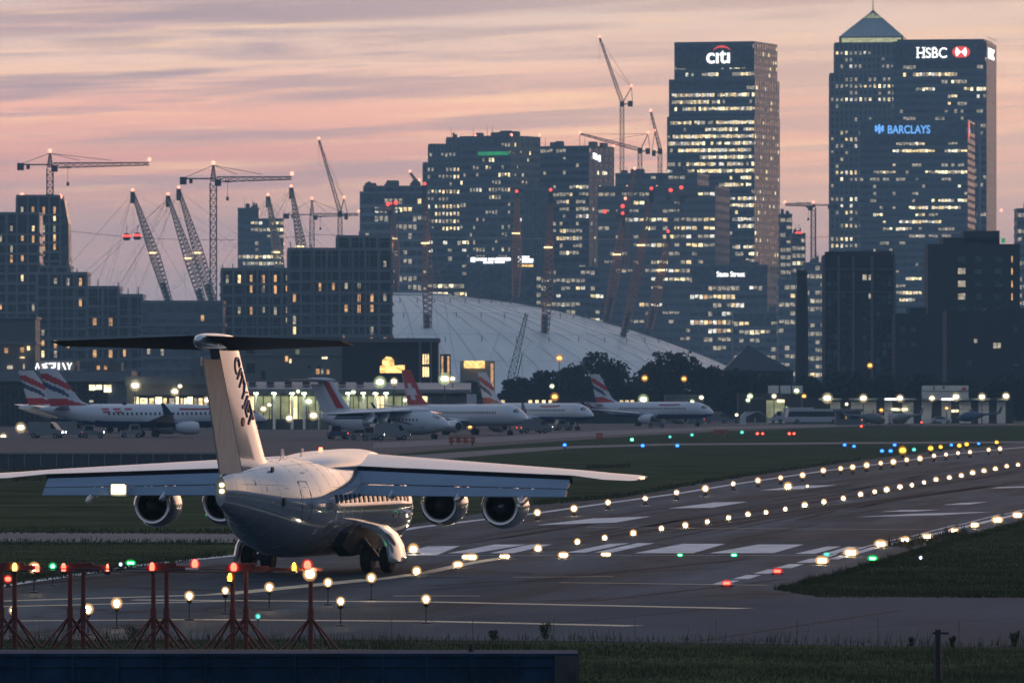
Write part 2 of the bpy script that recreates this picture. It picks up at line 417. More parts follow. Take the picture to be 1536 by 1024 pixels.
# ================================================================== ground
def slab(name, x0, x1, y0, y1, z, mat):
    m = MB().add([(x0, y0, z), (x1, y0, z), (x1, y1, z), (x0, y1, z)], [(0, 1, 2, 3)])
    return tag(m.build(name, mat), kind='structure')
slab('ground', -1400, 1400, -50, 4950, 0, M['grassbase'])
def runway_mat():
    m, nt, N, L, b = nodes_of('runway_asphalt')
    tc = N.new('ShaderNodeTexCoord')
    mp = N.new('ShaderNodeMapping'); mp.inputs['Rotation'].default_value = (0, 0, R(6.6)); L.new(tc.outputs['Object'], mp.inputs['Vector'])
    def nz(scale, st, det=5):
        m2 = N.new('ShaderNodeMapping'); m2.inputs['Scale'].default_value = st; L.new(mp.outputs['Vector'], m2.inputs['Vector'])
        n = N.new('ShaderNodeTexNoise'); n.inputs['Scale'].default_value = scale; n.inputs['Detail'].default_value = det; n.inputs['Roughness'].default_value = .65
        L.new(m2.outputs['Vector'], n.inputs['Vector']); return n.outputs['Fac']
    def rp(v, a, b2, p0=.35, p1=.65):
        r = N.new('ShaderNodeValToRGB'); r.color_ramp.elements[0].position = p0; r.color_ramp.elements[1].position = p1
        r.color_ramp.elements[0].color = (a, a, a, 1); r.color_ramp.elements[1].color = (b2, b2, b2, 1); L.new(v, r.inputs[0]); return r.outputs[0]
    def mx(a, b2):
        n = N.new('ShaderNodeMix'); n.data_type = 'RGBA'; n.blend_type = 'MULTIPLY'; n.inputs[0].default_value = 1
        L.new(a, n.inputs[6]); L.new(b2, n.inputs[7]); return n.outputs[2]
    base = N.new('ShaderNodeRGB'); base.outputs[0].default_value = (.040, .068, .090, 1)
    wear = rp(nz(.25, (1, .06, 1)), .42, 1.35)            # rubber and wear drawn out along the runway
    patch = rp(nz(.05, (1, .4, 1)), .75, 1.2)
    fine = rp(nz(6, (1, 1, 1), 3), .8, 1.2)
    vo = N.new('ShaderNodeTexVoronoi'); vo.feature = 'DISTANCE_TO_EDGE'; vo.inputs['Scale'].default_value = .07
    m3 = N.new('ShaderNodeMapping'); m3.inputs['Scale'].default_value = (1, .45, 1); L.new(mp.outputs['Vector'], m3.inputs['Vector'])
    ad = N.new('ShaderNodeVectorMath'); ad.operation = 'ADD'; wv = N.new('ShaderNodeTexNoise'); wv.inputs['Scale'].default_value = .3; L.new(mp.outputs['Vector'], wv.inputs['Vector'])
    sc = N.new('ShaderNodeVectorMath'); sc.operation = 'SCALE'; sc.inputs['Scale'].default_value = 3.0; L.new(wv.outputs['Color'], sc.inputs[0])
    L.new(m3.outputs['Vector'], ad.inputs[0]); L.new(sc.outputs[0], ad.inputs[1]); L.new(ad.outputs[0], vo.inputs['Vector'])
    crack = rp(vo.outputs['Distance'], .35, 1.0, .004, .02)
    c = mx(mx(mx(mx(base.outputs[0], wear), patch), fine), crack)
    L.new(c, b.inputs['Base Color'])
    rr = N.new('ShaderNodeMapRange'); rr.inputs['To Min'].default_value = .55; rr.inputs['To Max'].default_value = .85
    L.new(nz(.3, (1, .1, 1)), rr.inputs['Value']); L.new(rr.outputs['Result'], b.inputs['Roughness'])
    b.inputs['Specular IOR Level'].default_value = .03
    bp = N.new('ShaderNodeBump'); bp.inputs['Strength'].default_value = .25; L.new(nz(14, (1, 1, 1), 2), bp.inputs['Height'])
    L.new(bp.outputs['Normal'], b.inputs['Normal'])
    return m
RW = runway_mat()
RUNWAY = [(-120, 960), (-120, 897), (0, 880), (120, 864), (225, 849), (340, 833), (500, 806), (630, 784), (800, 757), (930, 746), (1100, 717),
          (1290, 690), (1430, 673), (1700, 650), (1700, 742), (1536, 779), (1420, 808), (1340, 833), (1280, 850), (1165, 883), (1225, 894),
          (1700, 895), (1700, 972), (1300, 968), (900, 961), (500, 958)]
sheet('runway', RUNWAY, .004, RW)
sheet('apron', [(-200, 700), (-200, 618), (1800, 618), (1800, 637.5), (1300, 638.5), (1100, 646), (960, 653), (860, 660), (700, 671), (560, 684), (330, 696)], .004, M['concrete'])
def strip(name, top, bot, z, mat):                 # a long lane between two rows of pixels
    vs = [G(x, y, z) for x, y in top] + [G(x, y, z) for x, y in bot]; n = len(top)
    return tag(MB().add(vs, [(k + n, k + n + 1, k + 1, k) for k in range(n - 1)]).build(name, mat), kind='structure')
strip('service_road', [(500, 689), (640, 681), (760, 673), (860, 668.4), (1000, 664.8), (1300, 662.6), (1700, 660.5)], [(500, 700), (640, 690), (760, 680), (860, 672), (1000, 667.6), (1300, 665.4), (1700, 663.5)], .010, M['paving'])
strip('taxi_lane', [(560, 664), (700, 657), (900, 646), (1080, 639.5), (1300, 636)], [(560, 672), (700, 665), (900, 653), (1080, 643.5), (1300, 638)], .010, M['paving'])
sheet('taxiway', [(-120, 797), (340, 800), (520, 801), (520, 812), (340, 813), (-120, 811)], .004, M['paving'])

# painted markings: one sheet each kind, in runway coordinates
mk = MB()
def quad(m, pts, z=.009):
    m.add([G(x, y, z) for x, y in pts], [(0, 1, 2, 3)])
def line(m, p, q, wid, z=.009, off=0.0):
    a, b = G(*p, z), G(*q, z); d = (b - a).normalized(); n = Vector((-d.y, d.x, 0)) * wid / 2
    m.add([a - n, b - n, b + n, a + n], [(0, 1, 2, 3)])
edge = [(-100, 893), (225, 845), (420, 826), (630, 790), (806, 769), (912, 754), (1015, 740), (1100, 726), (1235, 706), (1340, 693), (1437, 680), (1600, 664)]
for a, b in zip(edge, edge[1:]): line(mk, a, b, .55)
redge = [(1250, 838), (1320, 819), (1391, 803), (1462, 786), (1530, 770), (1600, 755)]
for a, b in zip(redge, redge[1:]):
    line(mk, a, b, .45); line(mk, (a[0] - 24, a[1] + 1), (b[0] - 30, b[1] + 1), .16)
for pts in ([(804, 787), (925, 783), (976, 774), (890, 777)], [(1003, 762), (1068, 761), (1122, 752), (1072, 753)], [(1140, 735), (1205, 733), (1255, 727), (1200, 728)]):
    quad(mk, pts)
for pts in ([(596, 832), (655, 832), (690, 818), (640, 819)], [(672, 829), (712, 829), (790, 816), (742, 816)], [(735, 829), (770, 829), (828, 816), (795, 816)],
            [(850, 828), (878, 828), (944, 814), (914, 815)], [(892, 828), (918, 828), (982, 814), (956, 814)],
            [(952, 829), (1040, 829), (1088, 815), (1024, 815)], [(1064, 829), (1160, 829), (1206, 816), (1138, 816)],
            [(1192, 830), (1222, 830), (1262, 819), (1240, 819)], [(1232, 831), (1268, 830), (1300, 820), (1272, 819)]):
    quad(mk, pts)
for i in range(5):
    x, y = 1066 + i * 32, 876 - i * 8.2
    quad(mk, [(x, y), (x + 25, y), (x + 44, y - 6.2), (x + 22, y - 6.2)])
line(mk, (600, 832.5), (1235, 832.5), .35)
quad(mk, [(1282, 775), (1410, 772), (1492, 767), (1372, 770)]); quad(mk, [(1320, 767), (1372, 766.5), (1410, 764), (1352, 764.5)])
quad(mk, [(1414, 757), (1455, 756), (1482, 752), (1440, 754)]); quad(mk, [(1486, 732), (1560, 730), (1560, 728), (1500, 730)])
tag(mk.build('runway_markings', M['paint']), kind='structure')
ym = MB()
for a, b in (((-60, 931), (300, 928.5)), ((300, 928.5), (640, 931)), ((640, 931), (952, 938)), ((200, 899), (640, 902)), ((640, 902), (1117, 912)), ((-40, 902), (330, 891)),
             ((330, 891), (560, 868)), ((-40, 910), (340, 901))):
    line(ym, a, b, 1.0 if b[0] > 400 else .7)
for a, b in (((570, 868), (640, 858)), ((640, 858), (700, 845)), ((700, 845), (760, 835))): line(ym, a, b, .6)  # curved orange glint on the paving, drawn as a yellow painted line
for a, b in (((590, 893), (720, 893)), ((840, 873), (1000, 875)), ((1000, 875), (1150, 877)), ((770, 865), (920, 864)), ((880, 790.5), (1430, 794))): line(ym, a, b, .4)
tag(ym.build('taxiway_markings_glint', M['yellowpaint']), kind='structure')
sk = MB()
for a, b, wd in (((780, 872), (1120, 838), .5), ((900, 900), (1180, 868), .3), ((640, 885), (860, 868), .25), ((1000, 968), (1350, 915), .25), ((820, 936), (1150, 905), .2),
                 ((1150, 950), (1536, 925), .18), ((900, 806), (1480, 729), 1.0), ((1000, 799), (1536, 722), .7), ((1120, 768), (1536, 706), .8), ((360, 872), (700, 865), .9), ((0, 880), (360, 846), 1.1)):
    line(sk, a, b, wd, .0065)
rng = random.Random(31)
o0, o1 = G(866, 812), G(1527, 697); rd = Vector((o1.x - o0.x, o1.y - o0.y, 0)).normalized(); rn = Vector((rd.y, -rd.x, 0))
for i in range(70):                                    # rubber laid down by landing wheels
    lat = rng.gauss(0, 3.6); s0 = rng.uniform(-25, 420); ln = rng.uniform(25, 120); wd = rng.uniform(.12, .45); dr = rng.uniform(-.6, .6)
    a = Vector((o0.x, o0.y, .0062)) + rd * s0 + rn * lat; b_ = a + rd * ln + rn * dr
    sk.add([a, a + rd * ln * .15 - rn * wd / 2, b_ - rd * ln * .2 - rn * wd / 2, b_, b_ - rd * ln * .2 + rn * wd / 2, a + rd * ln * .15 + rn * wd / 2], [(0, 1, 2, 3, 4, 5)])
tag(sk.build('tyre_streaks', M['skid']), kind='structure')
pm = MB()
for (s0, ln, l0, l1) in ((20, 9, -14, -9), (55, 30, 5, 9), (110, 14, -6, -2), (160, 60, 10, 13.5), (250, 40, -13, -8), (-8, 12, 8, 15), (340, 60, -3, 4)):
    a = Vector((o0.x, o0.y, .0055)) + rd * s0
    pm.add([a + rn * l0, a + rn * l1, a + rd * ln + rn * l1, a + rd * ln + rn * l0], [(0, 1, 2, 3)])
tag(pm.build('asphalt_patches', M['patch']), kind='structure')
sheet('taxiway_apron', [(420, 958), (700, 926), (1000, 900), (1225, 896), (1700, 897), (1700, 972), (1300, 968), (900, 961)], .006, M['apronasphalt'])

# grass: blades on the strips beside the paving, one uncountable mass
def inside(poly, x, y):
    c = False; j = len(poly) - 1
    for i in range(len(poly)):
        xi, yi = poly[i]; xj, yj = poly[j]
        if (yi > y) != (yj > y) and x < (xj - xi) * (y - yi) / (yj - yi) + xi: c = not c
        j = i
    return c
def grass(name, regions, mat, seed):
    rng = random.Random(seed); m = MB()
    for poly, n, hgt, wid in regions:
        xs = [p[0] for p in poly]; ys = [p[1] for p in poly]; k = 0
        while k < n:
            x, y = rng.uniform(min(xs), max(xs)), rng.uniform(min(ys), max(ys))
            if not inside(poly, x, y): continue
            k += 1
            p = G(x, y)
            clump = .35 + .9 * abs(math.sin(p.x * .9 + math.sin(p.y * .31) * 2) * math.cos(p.y * .23 + p.x * .17))
            h = hgt * clump * rng.uniform(.5, 1.4); a = rng.uniform(0, 6.28); wd = wid * rng.uniform(.6, 1.4)
            dx, dy = math.cos(a) * wd, math.sin(a) * wd; lx, ly = rng.uniform(-.35, .35) * h, rng.uniform(-.35, .35) * h
            m.add([(p.x - dx, p.y - dy, 0), (p.x + dx, p.y + dy, 0), (p.x + dx * .3 + lx, p.y + dy * .3 + ly, h)], [(0, 1, 2)])
    return tag(m.build(name, mat), kind='stuff')
NEAR = [(-40, 1040), (-40, 962), (300, 961), (500, 962), (900, 965), (1300, 972), (1580, 976), (1580, 1040)]
WEDGE = [(1185, 884), (1290, 852), (1350, 834), (1430, 812), (1580, 772), (1580, 893), (1240, 892)]
LEFT1 = [(-40, 796), (-40, 742), (330, 742), (640, 752), (640, 775), (520, 798), (340, 799)]
LEFT2 = [(-40, 884), (-40, 814), (340, 815), (420, 818), (225, 847)]
FAR = [(610, 700), (720, 688), (900, 672), (1580, 668), (1400, 674), (1290, 687), (1100, 712), (930, 741), (800, 752), (640, 752)]
BEYOND = [(880, 663), (1000, 654), (1120, 647), (1320, 641), (1580, 640), (1580, 659), (1000, 662)]
grass('grass', [(NEAR, 42000, .11, .012), (WEDGE, 26000, .10, .016), (LEFT2, 9000, .05, .02),
    ([(-40, 884), (-40, 876), (225, 842), (340, 826), (340, 834), (225, 850)], 1500, .16, .03), ([(-40, 800), (-40, 793), (520, 795), (520, 802)], 1500, .16, .03), ([(-40, 817), (-40, 810), (520, 811), (520, 817)], 1500, .16, .03),
    ([(800, 758), (930, 747), (1100, 718), (1290, 691), (1290, 687), (1100, 712), (930, 741), (800, 751)], 2500, .16, .05),
    ([(1160, 884), (1290, 849), (1350, 831), (1430, 809), (1580, 768), (1580, 776), (1430, 816), (1290, 857), (1180, 887)], 3500, .2, .02), ([(1165, 884), (1240, 892), (1580, 893), (1580, 897), (1225, 896)], 2000, .13, .015)], M['blade'], 5)
grass('dry_grass', [([(20, 722), (20, 708), (110, 706), (110, 720)], 500, .5, .1), ([(880, 702), (880, 699), (945, 698), (945, 701)], 250, .3, .1), (WEDGE, 900, .2, .02), (NEAR, 1500, .2, .015),
                    ([(1330, 818), (1450, 795), (1450, 808), (1360, 822)], 700, .35, .03), ([(-40, 966), (-40, 957), (900, 957), (1580, 968), (1580, 976), (900, 966)], 1800, .3, .012)], M['dryblade'], 6)
# ================================================================== aircraft
def lerp(a, b, t): return a + (b - a) * t
def station(st, x):
    """st: list of (x, ry, rz, zc) with x falling"""
    for a, b in zip(st, st[1:]):
        if a[0] >= x >= b[0]:
            t = (a[0] - x) / (a[0] - b[0]); return tuple(lerp(a[i], b[i], t) for i in range(1, 4))
    return st[-1][1:] if x < st[-1][0] else st[0][1:]
def dense(st, n=5):
    out = []
    P = [st[0]] + list(st) + [st[-1]]
    for i in range(1, len(P) - 2):
        p0, p1, p2, p3 = P[i - 1], P[i], P[i + 1], P[i + 2]
        for k in range(n):
            t = k / n
            q = [p1[0] + (p2[0] - p1[0]) * t]
            for j in range(1, 4):
                m1 = (p2[j] - p0[j]) / ((p2[0] - p0[0]) or 1e-6) * (p2[0] - p1[0]); m2 = (p3[j] - p1[j]) / ((p3[0] - p1[0]) or 1e-6) * (p2[0] - p1[0])
                q.append((2 * t**3 - 3 * t**2 + 1) * p1[j] + (t**3 - 2 * t**2 + t) * m1 + (-2 * t**3 + 3 * t**2) * p2[j] + (t**3 - t**2) * m2)
            q[1] = max(q[1], .02); q[2] = max(q[2], .02)
            out.append(tuple(q))
    out.append(st[-1]); return out
def body(st, n=48):
    rr = []
    for x, ry, rz, zc in st:
        rr.append([(x, ry * math.sin(2 * math.pi * k / n), zc + rz * math.cos(2 * math.pi * k / n)) for k in range(n)])
    return MB().rings(rr)
def surf(st, x, phi, lift=.012):       # phi from the top, positive to the right (-y)
    ry, rz, zc = station(st, x)
    return Vector((x, -(ry + lift) * math.sin(phi), zc + (rz + lift) * math.cos(phi)))
AF = [(1, .0), (.9, .18), (.75, .42), (.55, .75), (.35, .97), (.2, .93), (.1, .72), (.03, .4), (0, 0), (.03, -.3), (.1, -.45), (.3, -.55), (.6, -.4), (.85, -.2), (1, -.06)]
def foil(y, xle, xte, zte, t, zle=None):
    """ring of a wing section: 0 chord at the leading edge; t: thickness above the chord line"""
    zle = zte if zle is None else zle
    return [(lerp(xle, xte, u), y, lerp(zle, zte, u) + v * t) for u, v in AF]
def surface(parent, name, secs, mat, side, smooth=40):
    return MB().rings([[(p[0], side * p[1], p[2]) for p in s] for s in secs]).build(name, mat, parent, smooth)

def regional_jet(label, loc, rotz, hero=True, accent=None):
    t = thing('parked_regional_jet' if not hero else 'regional_jet', label, 'aircraft', loc, rotz)
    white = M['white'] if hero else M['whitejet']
    st = [(9.0, .05, .05, 1.9), (8.6, .42, .42, 1.95), (7.5, .98, .98, 2.1), (6, 1.44, 1.46, 2.28), (4.5, 1.68, 1.70, 2.38), (3, 1.78, 1.82, 2.42),
          (0, 1.78, 1.82, 2.42), (-3, 1.78, 1.82, 2.42), (-6.5, 1.78, 1.80, 2.44), (-8.2, 1.60, 1.66, 2.52), (-9.6, 1.32, 1.45, 2.66), (-11, .93, 1.16, 2.84), (-12.3, .60, .90, 2.98),
          (-13.5, .36, .68, 3.08), (-14.2, .20, .52, 3.12)]
    st = dense(st)
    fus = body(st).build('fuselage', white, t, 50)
    # wing root fairing over the crown
    fr = [(5.4, .25, .2, 4.0), (4.6, .8, .42, 3.95), (3, 1.15, .60, 3.9), (0, 1.25, .62, 3.87), (-3, 1.2, .56, 3.86), (-5.2, .9, .42, 3.86), (-7.4, .35, .2, 3.95)]
    body(dense(fr), 32).build('wing_fairing', white, t, 60)
    for s in (-1, 1):                                       # -1: right wing (local -y)
        ys = [.7, 2, 4, 6, 8, 9.97, 11.3, 12.3, 12.58]
        def q(y): return (y - .7) / 12.2
        def le(y): return lerp(3.3, -2.5, q(y))
        def te(y): return lerp(-.7, -4.1, q(y))
        def zt(y): return lerp(3.92, 3.50, q(y))
        secs = [foil(y, le(y), te(y) - (0 if y < 9.98 else .25), zt(y) - (.10 if y > 9.98 else 0) + (0 if y < 12.4 else .02), lerp(.36, .07, q(y)) * (1 if y < 12.4 else .5), zt(y) + lerp(.10, .03, q(y))) for y in ys]
        wg = surface(t, 'wing', secs, M['wing'], s, 35)
        # dark strip painting the shaded flap gap, then two flap panels, drooped
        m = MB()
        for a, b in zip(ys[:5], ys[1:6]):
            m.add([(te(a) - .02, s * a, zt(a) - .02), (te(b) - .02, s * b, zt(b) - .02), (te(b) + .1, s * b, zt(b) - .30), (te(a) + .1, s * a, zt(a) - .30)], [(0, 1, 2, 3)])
        m.build('flap_gap_shade', M['dark'], wg)
        def flap_sec(y, f0, f1, lift=0):
            drop = lerp(.90, .60, (y - .9) / 9.07); run = lerp(1.05, .75, (y - .9) / 9.07)
            x0, z0 = te(y) - .06, zt(y) - .17
            top = [(x0 - run * f, z0 - drop * (f ** 1.15)) for f in (f0, (f0 + f1) / 2, f1)]
            bot = [(top[2][0] + .01, top[2][1] - .03), (top[1][0] + .12, top[1][1] - .12), (top[0][0] + .14, top[0][1] - .10)]
            return [(x, y, z) for x, z in top + bot]
        fy = [.95, 2.5, 4.2, 6, 8, 9.9]
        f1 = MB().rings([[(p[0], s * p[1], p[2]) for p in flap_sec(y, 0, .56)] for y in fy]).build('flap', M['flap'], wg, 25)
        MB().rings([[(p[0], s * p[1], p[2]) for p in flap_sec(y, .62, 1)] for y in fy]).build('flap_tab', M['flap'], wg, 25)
        for y in ((2.9, 5.6, 8.2) if hero else ()):         # flap track fairings
            x = te(y)
            k = MB().rings([[(x + dx, s * y + .13 * rr * math.sin(a), zt(y) - dz + .24 * rr * math.cos(a)) for a in [2 * math.pi * i / 10 for i in range(10)]]
                            for dx, dz, rr in ((.9, .42, .2), (.4, .58, .9), (-.3, .82, 1), (-.9, 1.0, .75), (-1.35, 1.06, .15))])
            k.build('flap_track_fairing', M['wing'], wg, 50)
        if hero:
            MB().tube((-3.5, s * 12.56, 3.50), (-3.1, s * 12.60, 3.51), .05, .05, 8).build('tip_lamp', E['pink'], wg)
        for yy, xx, zz in ((4.19, -.33, 2.5), (6.66, -.9, 2.42)):
            e = MB().lathe_x([(1.75, .50), (1.85, .58), (1.7, .66), (1.35, .74), (.9, .805), (.45, .82), (.15, .77), (.02, .68), (0, .67), (-.015, .62), (0, .56), (.08, .545)], (xx, s * yy, zz), 40)
            en = e.build('engine', M['nacelle'], t, 40)
            MB().lathe_x([(.10, .70), (.0, .70), (-.035, .665), (-.03, .60), (.02, .57)], (xx, s * yy, zz), 40).build('exhaust_lip', M['lip'], en, 40)
            MB().lathe_x([(.08, .545), (.7, .52), (.9, .30)], (xx, s * yy, zz), 32).build('exhaust_duct', M['dark'], en, 40)
            MB().lathe_x([(.95, .36), (.4, .34), (.05, .26), (-.25, .10), (-.42, .001)], (xx, s * yy, zz), 24).build('exhaust_cone', M['cone'], en, 40)
            MB().lathe_x([(1.6, .001), (1.6, .52)], (xx, s * yy, zz), 24).build('fan_disc', M['dark'], en)
            MB().rings([[(xx + a, s * yy + o, zz + b) for o, b in ((-w, z0), (w, z0), (w * .8, z1), (-w * .8, z1))]
                        for a, w, z0, z1 in ((1.7, .05, .6, 1.35), (1.2, .16, .6, 1.4), (.3, .14, .6, 1.25), (-.35, .05, .55, 1.15))]).build('pylon', M['wing'], en, 30)
            if hero:
                MB().rings([[(xx - .1 + a, s * yy + .05 * rr * math.sin(p), zz + .78 + h + .10 * rr * math.cos(p)) for p in [2 * math.pi * i / 8 for i in range(8)]]
                            for a, h, rr in ((.5, .1, .3), (.1, .16, 1), (-.3, .1, .9), (-.5, -.02, .2))]).build('pylon_vent', M['wing'], en, 60)
    # fin and rudder
    zs = [3.75, 4.3, 5.5, 6.8, 8.15]
    def q2(z): return (z - 4.0) / 4.2
    fle = lambda z: lerp(-9.05, -12.35, q2(z)) + (1.6 * max(0, (4.5 - z) / .75) ** 2)
    hin = lambda z: lerp(-12.45, -15.0, q2(z)); fte = lambda z: lerp(-14.4, -16.6, q2(z)); th = lambda z: lerp(.30, .21, q2(z))
    def fin_ring(z):
        a, b, h = fle(z), hin(z), th(z)
        half = [(a, 0.02), (lerp(a, b, .02), h * .4), (lerp(a, b, .09), h * .74), (lerp(a, b, .28), h), (lerp(a, b, .6), h), (b, h * .82)]
        return [(x, y, z) for x, y in half] + [(x, -y, z) for x, y in reversed(half)]
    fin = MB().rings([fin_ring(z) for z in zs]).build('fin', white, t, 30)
    def rud_ring(z):
        a, b, h = hin(z) - .05, fte(z), th(z) * .8
        half = [(a, h), (lerp(a, b, .5), h * .55), (b, .03)]
        return [(x, y, z) for x, y in half] + [(x, -y, z) for x, y in reversed(half)]
    MB().rings([rud_ring(z) for z in (3.72, 5, 6.5, 7.75)]).build('rudder', M['rudder'] if hero else white, fin, 20)
    b = [(-11.9, .06, .05, 8.35), (-12.5, .20, .18, 8.36), (-13.7, .30, .28, 8.36), (-15.5, .30, .30, 8.36), (-16.7, .22, .24, 8.37), (-17.3, .05, .05, 8.38)]
    body(dense(b), 20).build('tail_fairing', white, fin, 60)
    for s in (-1, 1):
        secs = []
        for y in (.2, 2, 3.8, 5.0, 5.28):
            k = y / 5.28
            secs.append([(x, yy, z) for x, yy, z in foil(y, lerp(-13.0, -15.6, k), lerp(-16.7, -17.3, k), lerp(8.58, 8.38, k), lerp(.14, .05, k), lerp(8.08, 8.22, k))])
        surface(t, 'tailplane', secs, pbr('tailplane_shade', (.022, .023, .027), .6, var=.1, spec=.2) if 'tailplane_shade' not in MATS else MATS['tailplane_shade'], s, 35)  # near-black colour stands for the shaded, backlit underside
    # main gear
    for s in (-1, 1):
        g = MB().bar((-1.8, s * 1.45, 1.5), (-1.85, s * 2.27, .52), .22).bar((-.7, s * 1.5, 1.3), (-1.8, s * 2.1, .7), .12).bar((-1.85, s * 1.7, .5), (-1.85, s * 2.85, .5), .14)
        gg = g.build('main_gear', M['steel'], t)
        for yy in (1.9, 2.64):
            wl = MB().rings([[(-1.85 + r * math.cos(a), s * (yy + o), .5 + r * math.sin(a)) for a in [2 * math.pi * i / 28 for i in range(28)]]
                             for o, r in ((-.19, .30), (-.2, .40), (-.15, .48), (0, .50), (.15, .48), (.2, .40), (.19, .30))]).build('wheel', M['rubber'], gg, 50)
            MB().tube((-1.85, s * (yy - .17), .5), (-1.85, s * (yy + .17), .5), .26, .26, 18).build('wheel_hub', M['hub'], wl)
        path = [(1.35, 1.95), (1.75, 1.88), (2.35, 1.72), (2.75, 1.42), (2.98, 1.0), (3.06, .6), (3.07, .42)]
        rr = []
        for x, k in ((-2.6, .0), (-2.45, 1), (-1.6, 1), (-.8, 1), (-.55, 0)):
            o = [(x, s * (y if k else lerp(y, 2, .12)), z if k else lerp(z, 1.2, .12)) for y, z in path]
            i = [(x, s * (y - .07), z - .07) for y, z in reversed([(lerp(a, 2, 0 if k else .12), lerp(c, 1.2, 0 if k else .12)) for a, c in path])]
            rr.append(o + i)
        MB().rings(rr).build('gear_door', white, gg, 45)
        MB().rings([[(x, s * y, z) for y, z in ((1.2, z0), (1.62, z0 + .08), (1.86, z1), (1.3, z1 + .1))] for x, z0, z1 in ((-4.3, .95, 1.5), (-3.2, .62, 1.75), (-1.5, .6, 1.85), (.4, .75, 1.7))]).build('wheel_bay', M['dark'], t)
    ng = MB().bar((6.1, 0, 1.0), (6.2, 0, .36), .14).bar((6.2, -.3, .36), (6.2, .3, .36), .1).build('nose_gear', M['steel'], t)
    for o in (-.24, .24):
        MB().tube((6.2, o - .09, .36), (6.2, o + .09, .36), .36, .36, 20).build('wheel', M['rubber'], ng)
    # cabin windows and doors on both sides
    wm = None
    for s in (1, -1):
        for k in range(17 if hero else 14):
            x = 4.4 - .62 * k
            p = surf(st, x, s * R(80)); 
            if wm is None: wm = MB().box(-.11, .11, -.02, .02, -.16, .16).mesh('window', M['glassdark'])
            o = link('window', wm, fus); o.location = p; o.rotation_euler = (s * R(-8), 0, 0)
    MB().rings([[tuple(surf(st, x, a, .01)) for a in [R(v) for v in (-46, -30, -12, 12, 30, 46)]] for x in (7.5, 7.0, 6.5)], False, False, False).build('windscreen', M['glassdark'], fus)
    def loop(name, pts, wd, mat):
        m = MB()
        P = [surf(st, x, R(a)) for x, a in pts]
        for a, b2 in zip(P, P[1:] + P[:1]): m.bar(a, b2, wd)
        return m.build(name, mat, fus)
    if hero:
        loop('rear_door', [(-8.15, 58), (-8.15, 75), (-8.15, 92), (-8.25, 108), (-8.85, 108), (-8.95, 92), (-8.95, 75), (-8.85, 58)], .014, M['steel'])
        loop('service_door', [(3.0, 58), (3.0, 80), (3.0, 104), (2.2, 104), (2.2, 80), (2.2, 58)], .025, M['steel'])
        for i, (x, a, wd) in enumerate(((-10.2, 38, .16), (-10.2, 92, .15))):
            p = surf(st, x, R(a)); MB().box(-.1, .14, -.03, .03, -.14, .14).build('outflow_vent', M['dark'], fus).location = p
        for x, a in ((-6.4, 0), (-3.8, 0), (5.8, 0)):
            p = surf(st, x, R(a))
            MB().rings([[(p.x + d, w2, p.z + h) for w2 in (-.02, .02)] + [(p.x + d - .05, .02, p.z + h * .2 - .05), (p.x + d - .05, -.02, p.z + h * .2 - .05)] for d, h in ((.2, .02), (0, .3), (-.25, .28))]).build('blade_antenna', M['wing'], fus)
        # panel joints round the body
        for a in (28, 66, 112, -28, -66):
            pts = [surf(st, x, R(a), .002) for x in (-13, -11.5, -10, -8.5, -7, -5.5, -4, -2, 0, 2, 4)]; m = MB()
            for p1, p2 in zip(pts, pts[1:]): m.bar(p1, p2, .006)
            m.build('panel_joint', M['steel'], fus)
        for x in (-2.2, -3.4, -4.6, -5.9, -7.2, -8.8, -10.4, -11.6, -12.6, -13.4, 1.2, 2.6):
            pts = [surf(st, x, R(a), .002) for a in range(-170, 171, 10)]; m = MB()
            for a, b2 in zip(pts, pts[1:]): m.bar(a, b2, .007)
            m.build('panel_joint', M['wing'], fus)
        for x, a, w_, h_ in ((-9.9, 70, .30, .012), (-6.2, 84, .5, .014), (-5.6, 100, .35, .35), (-8.0, 44, .6, .014), (-11.2, 74, .12, .2), (-11.9, 60, .1, .24), (-3.6, 112, .4, .012), (-7.4, 120, .25, .25), (-10.9, 96, .14, .1)):
            p = surf(st, x, R(a), .004); o = MB().box(-w_ / 2, w_ / 2, -.006, .006, -h_ / 2, h_ / 2).build('hatch', M['steel'] if h_ < .02 else M['wing'], fus); o.location = p; o.rotation_euler = (R(90 - a) * -1, 0, R(-14) if x < -7 else 0)
        rx = MB().tube((-1.5, 0, 4.44), (-1.5, 0, 4.58), .09, .06, 12).build('beacon', E['lred'], t)
        for z in (3.12, 3.34):
            bl = MB().lathe_z([(.02, -.08), (.08, -.05), (.09, 0), (.08, .05), (.02, .08)], (-14.25, -.06, z), 12).build('tail_lamp', E['mastlamp'], t, 60)
        lf = MB().box(-3.75, -3.62, 6.86, 7.34, 2.88, 3.22).build('landing_lamp', E['landing'], t)
        MB().box(-3.62, -2.6, 6.80, 7.40, 2.80, 3.2).build('lamp_housing', M['wing'], lf)
        o = text_mesh('fin_lettering', 'CITYJET', .68, M['navy'], .06, .0, fin)
        xd = Vector((lerp(-8.6, -11.9, -.0) - -11.9, 0, -4.2)).normalized(); ud = Vector((-xd.z, 0, xd.x)); nd = xd.cross(ud)
        mt = Matrix((xd, ud, nd)).transposed().to_4x4()
        mt.translation = Vector((-13.35, -.225, 7.62))
        o.matrix_local = mt @ Matrix.Diagonal((1.25, 1.3, 1, 1)) @ Matrix.Rotation(R(-1.0), 4, 'Y')
        MB().lathe_x([(0, .001), (0, .16), (.02, .16), (.02, .001)], (0, 0, 0), 16).build('fin_emblem', M['orange'], fin).matrix_local = Matrix.Translation((-12.3, -.285, 5.55)) @ Matrix.Rotation(R(90), 4, 'Z')
    else:
        mm = MB()
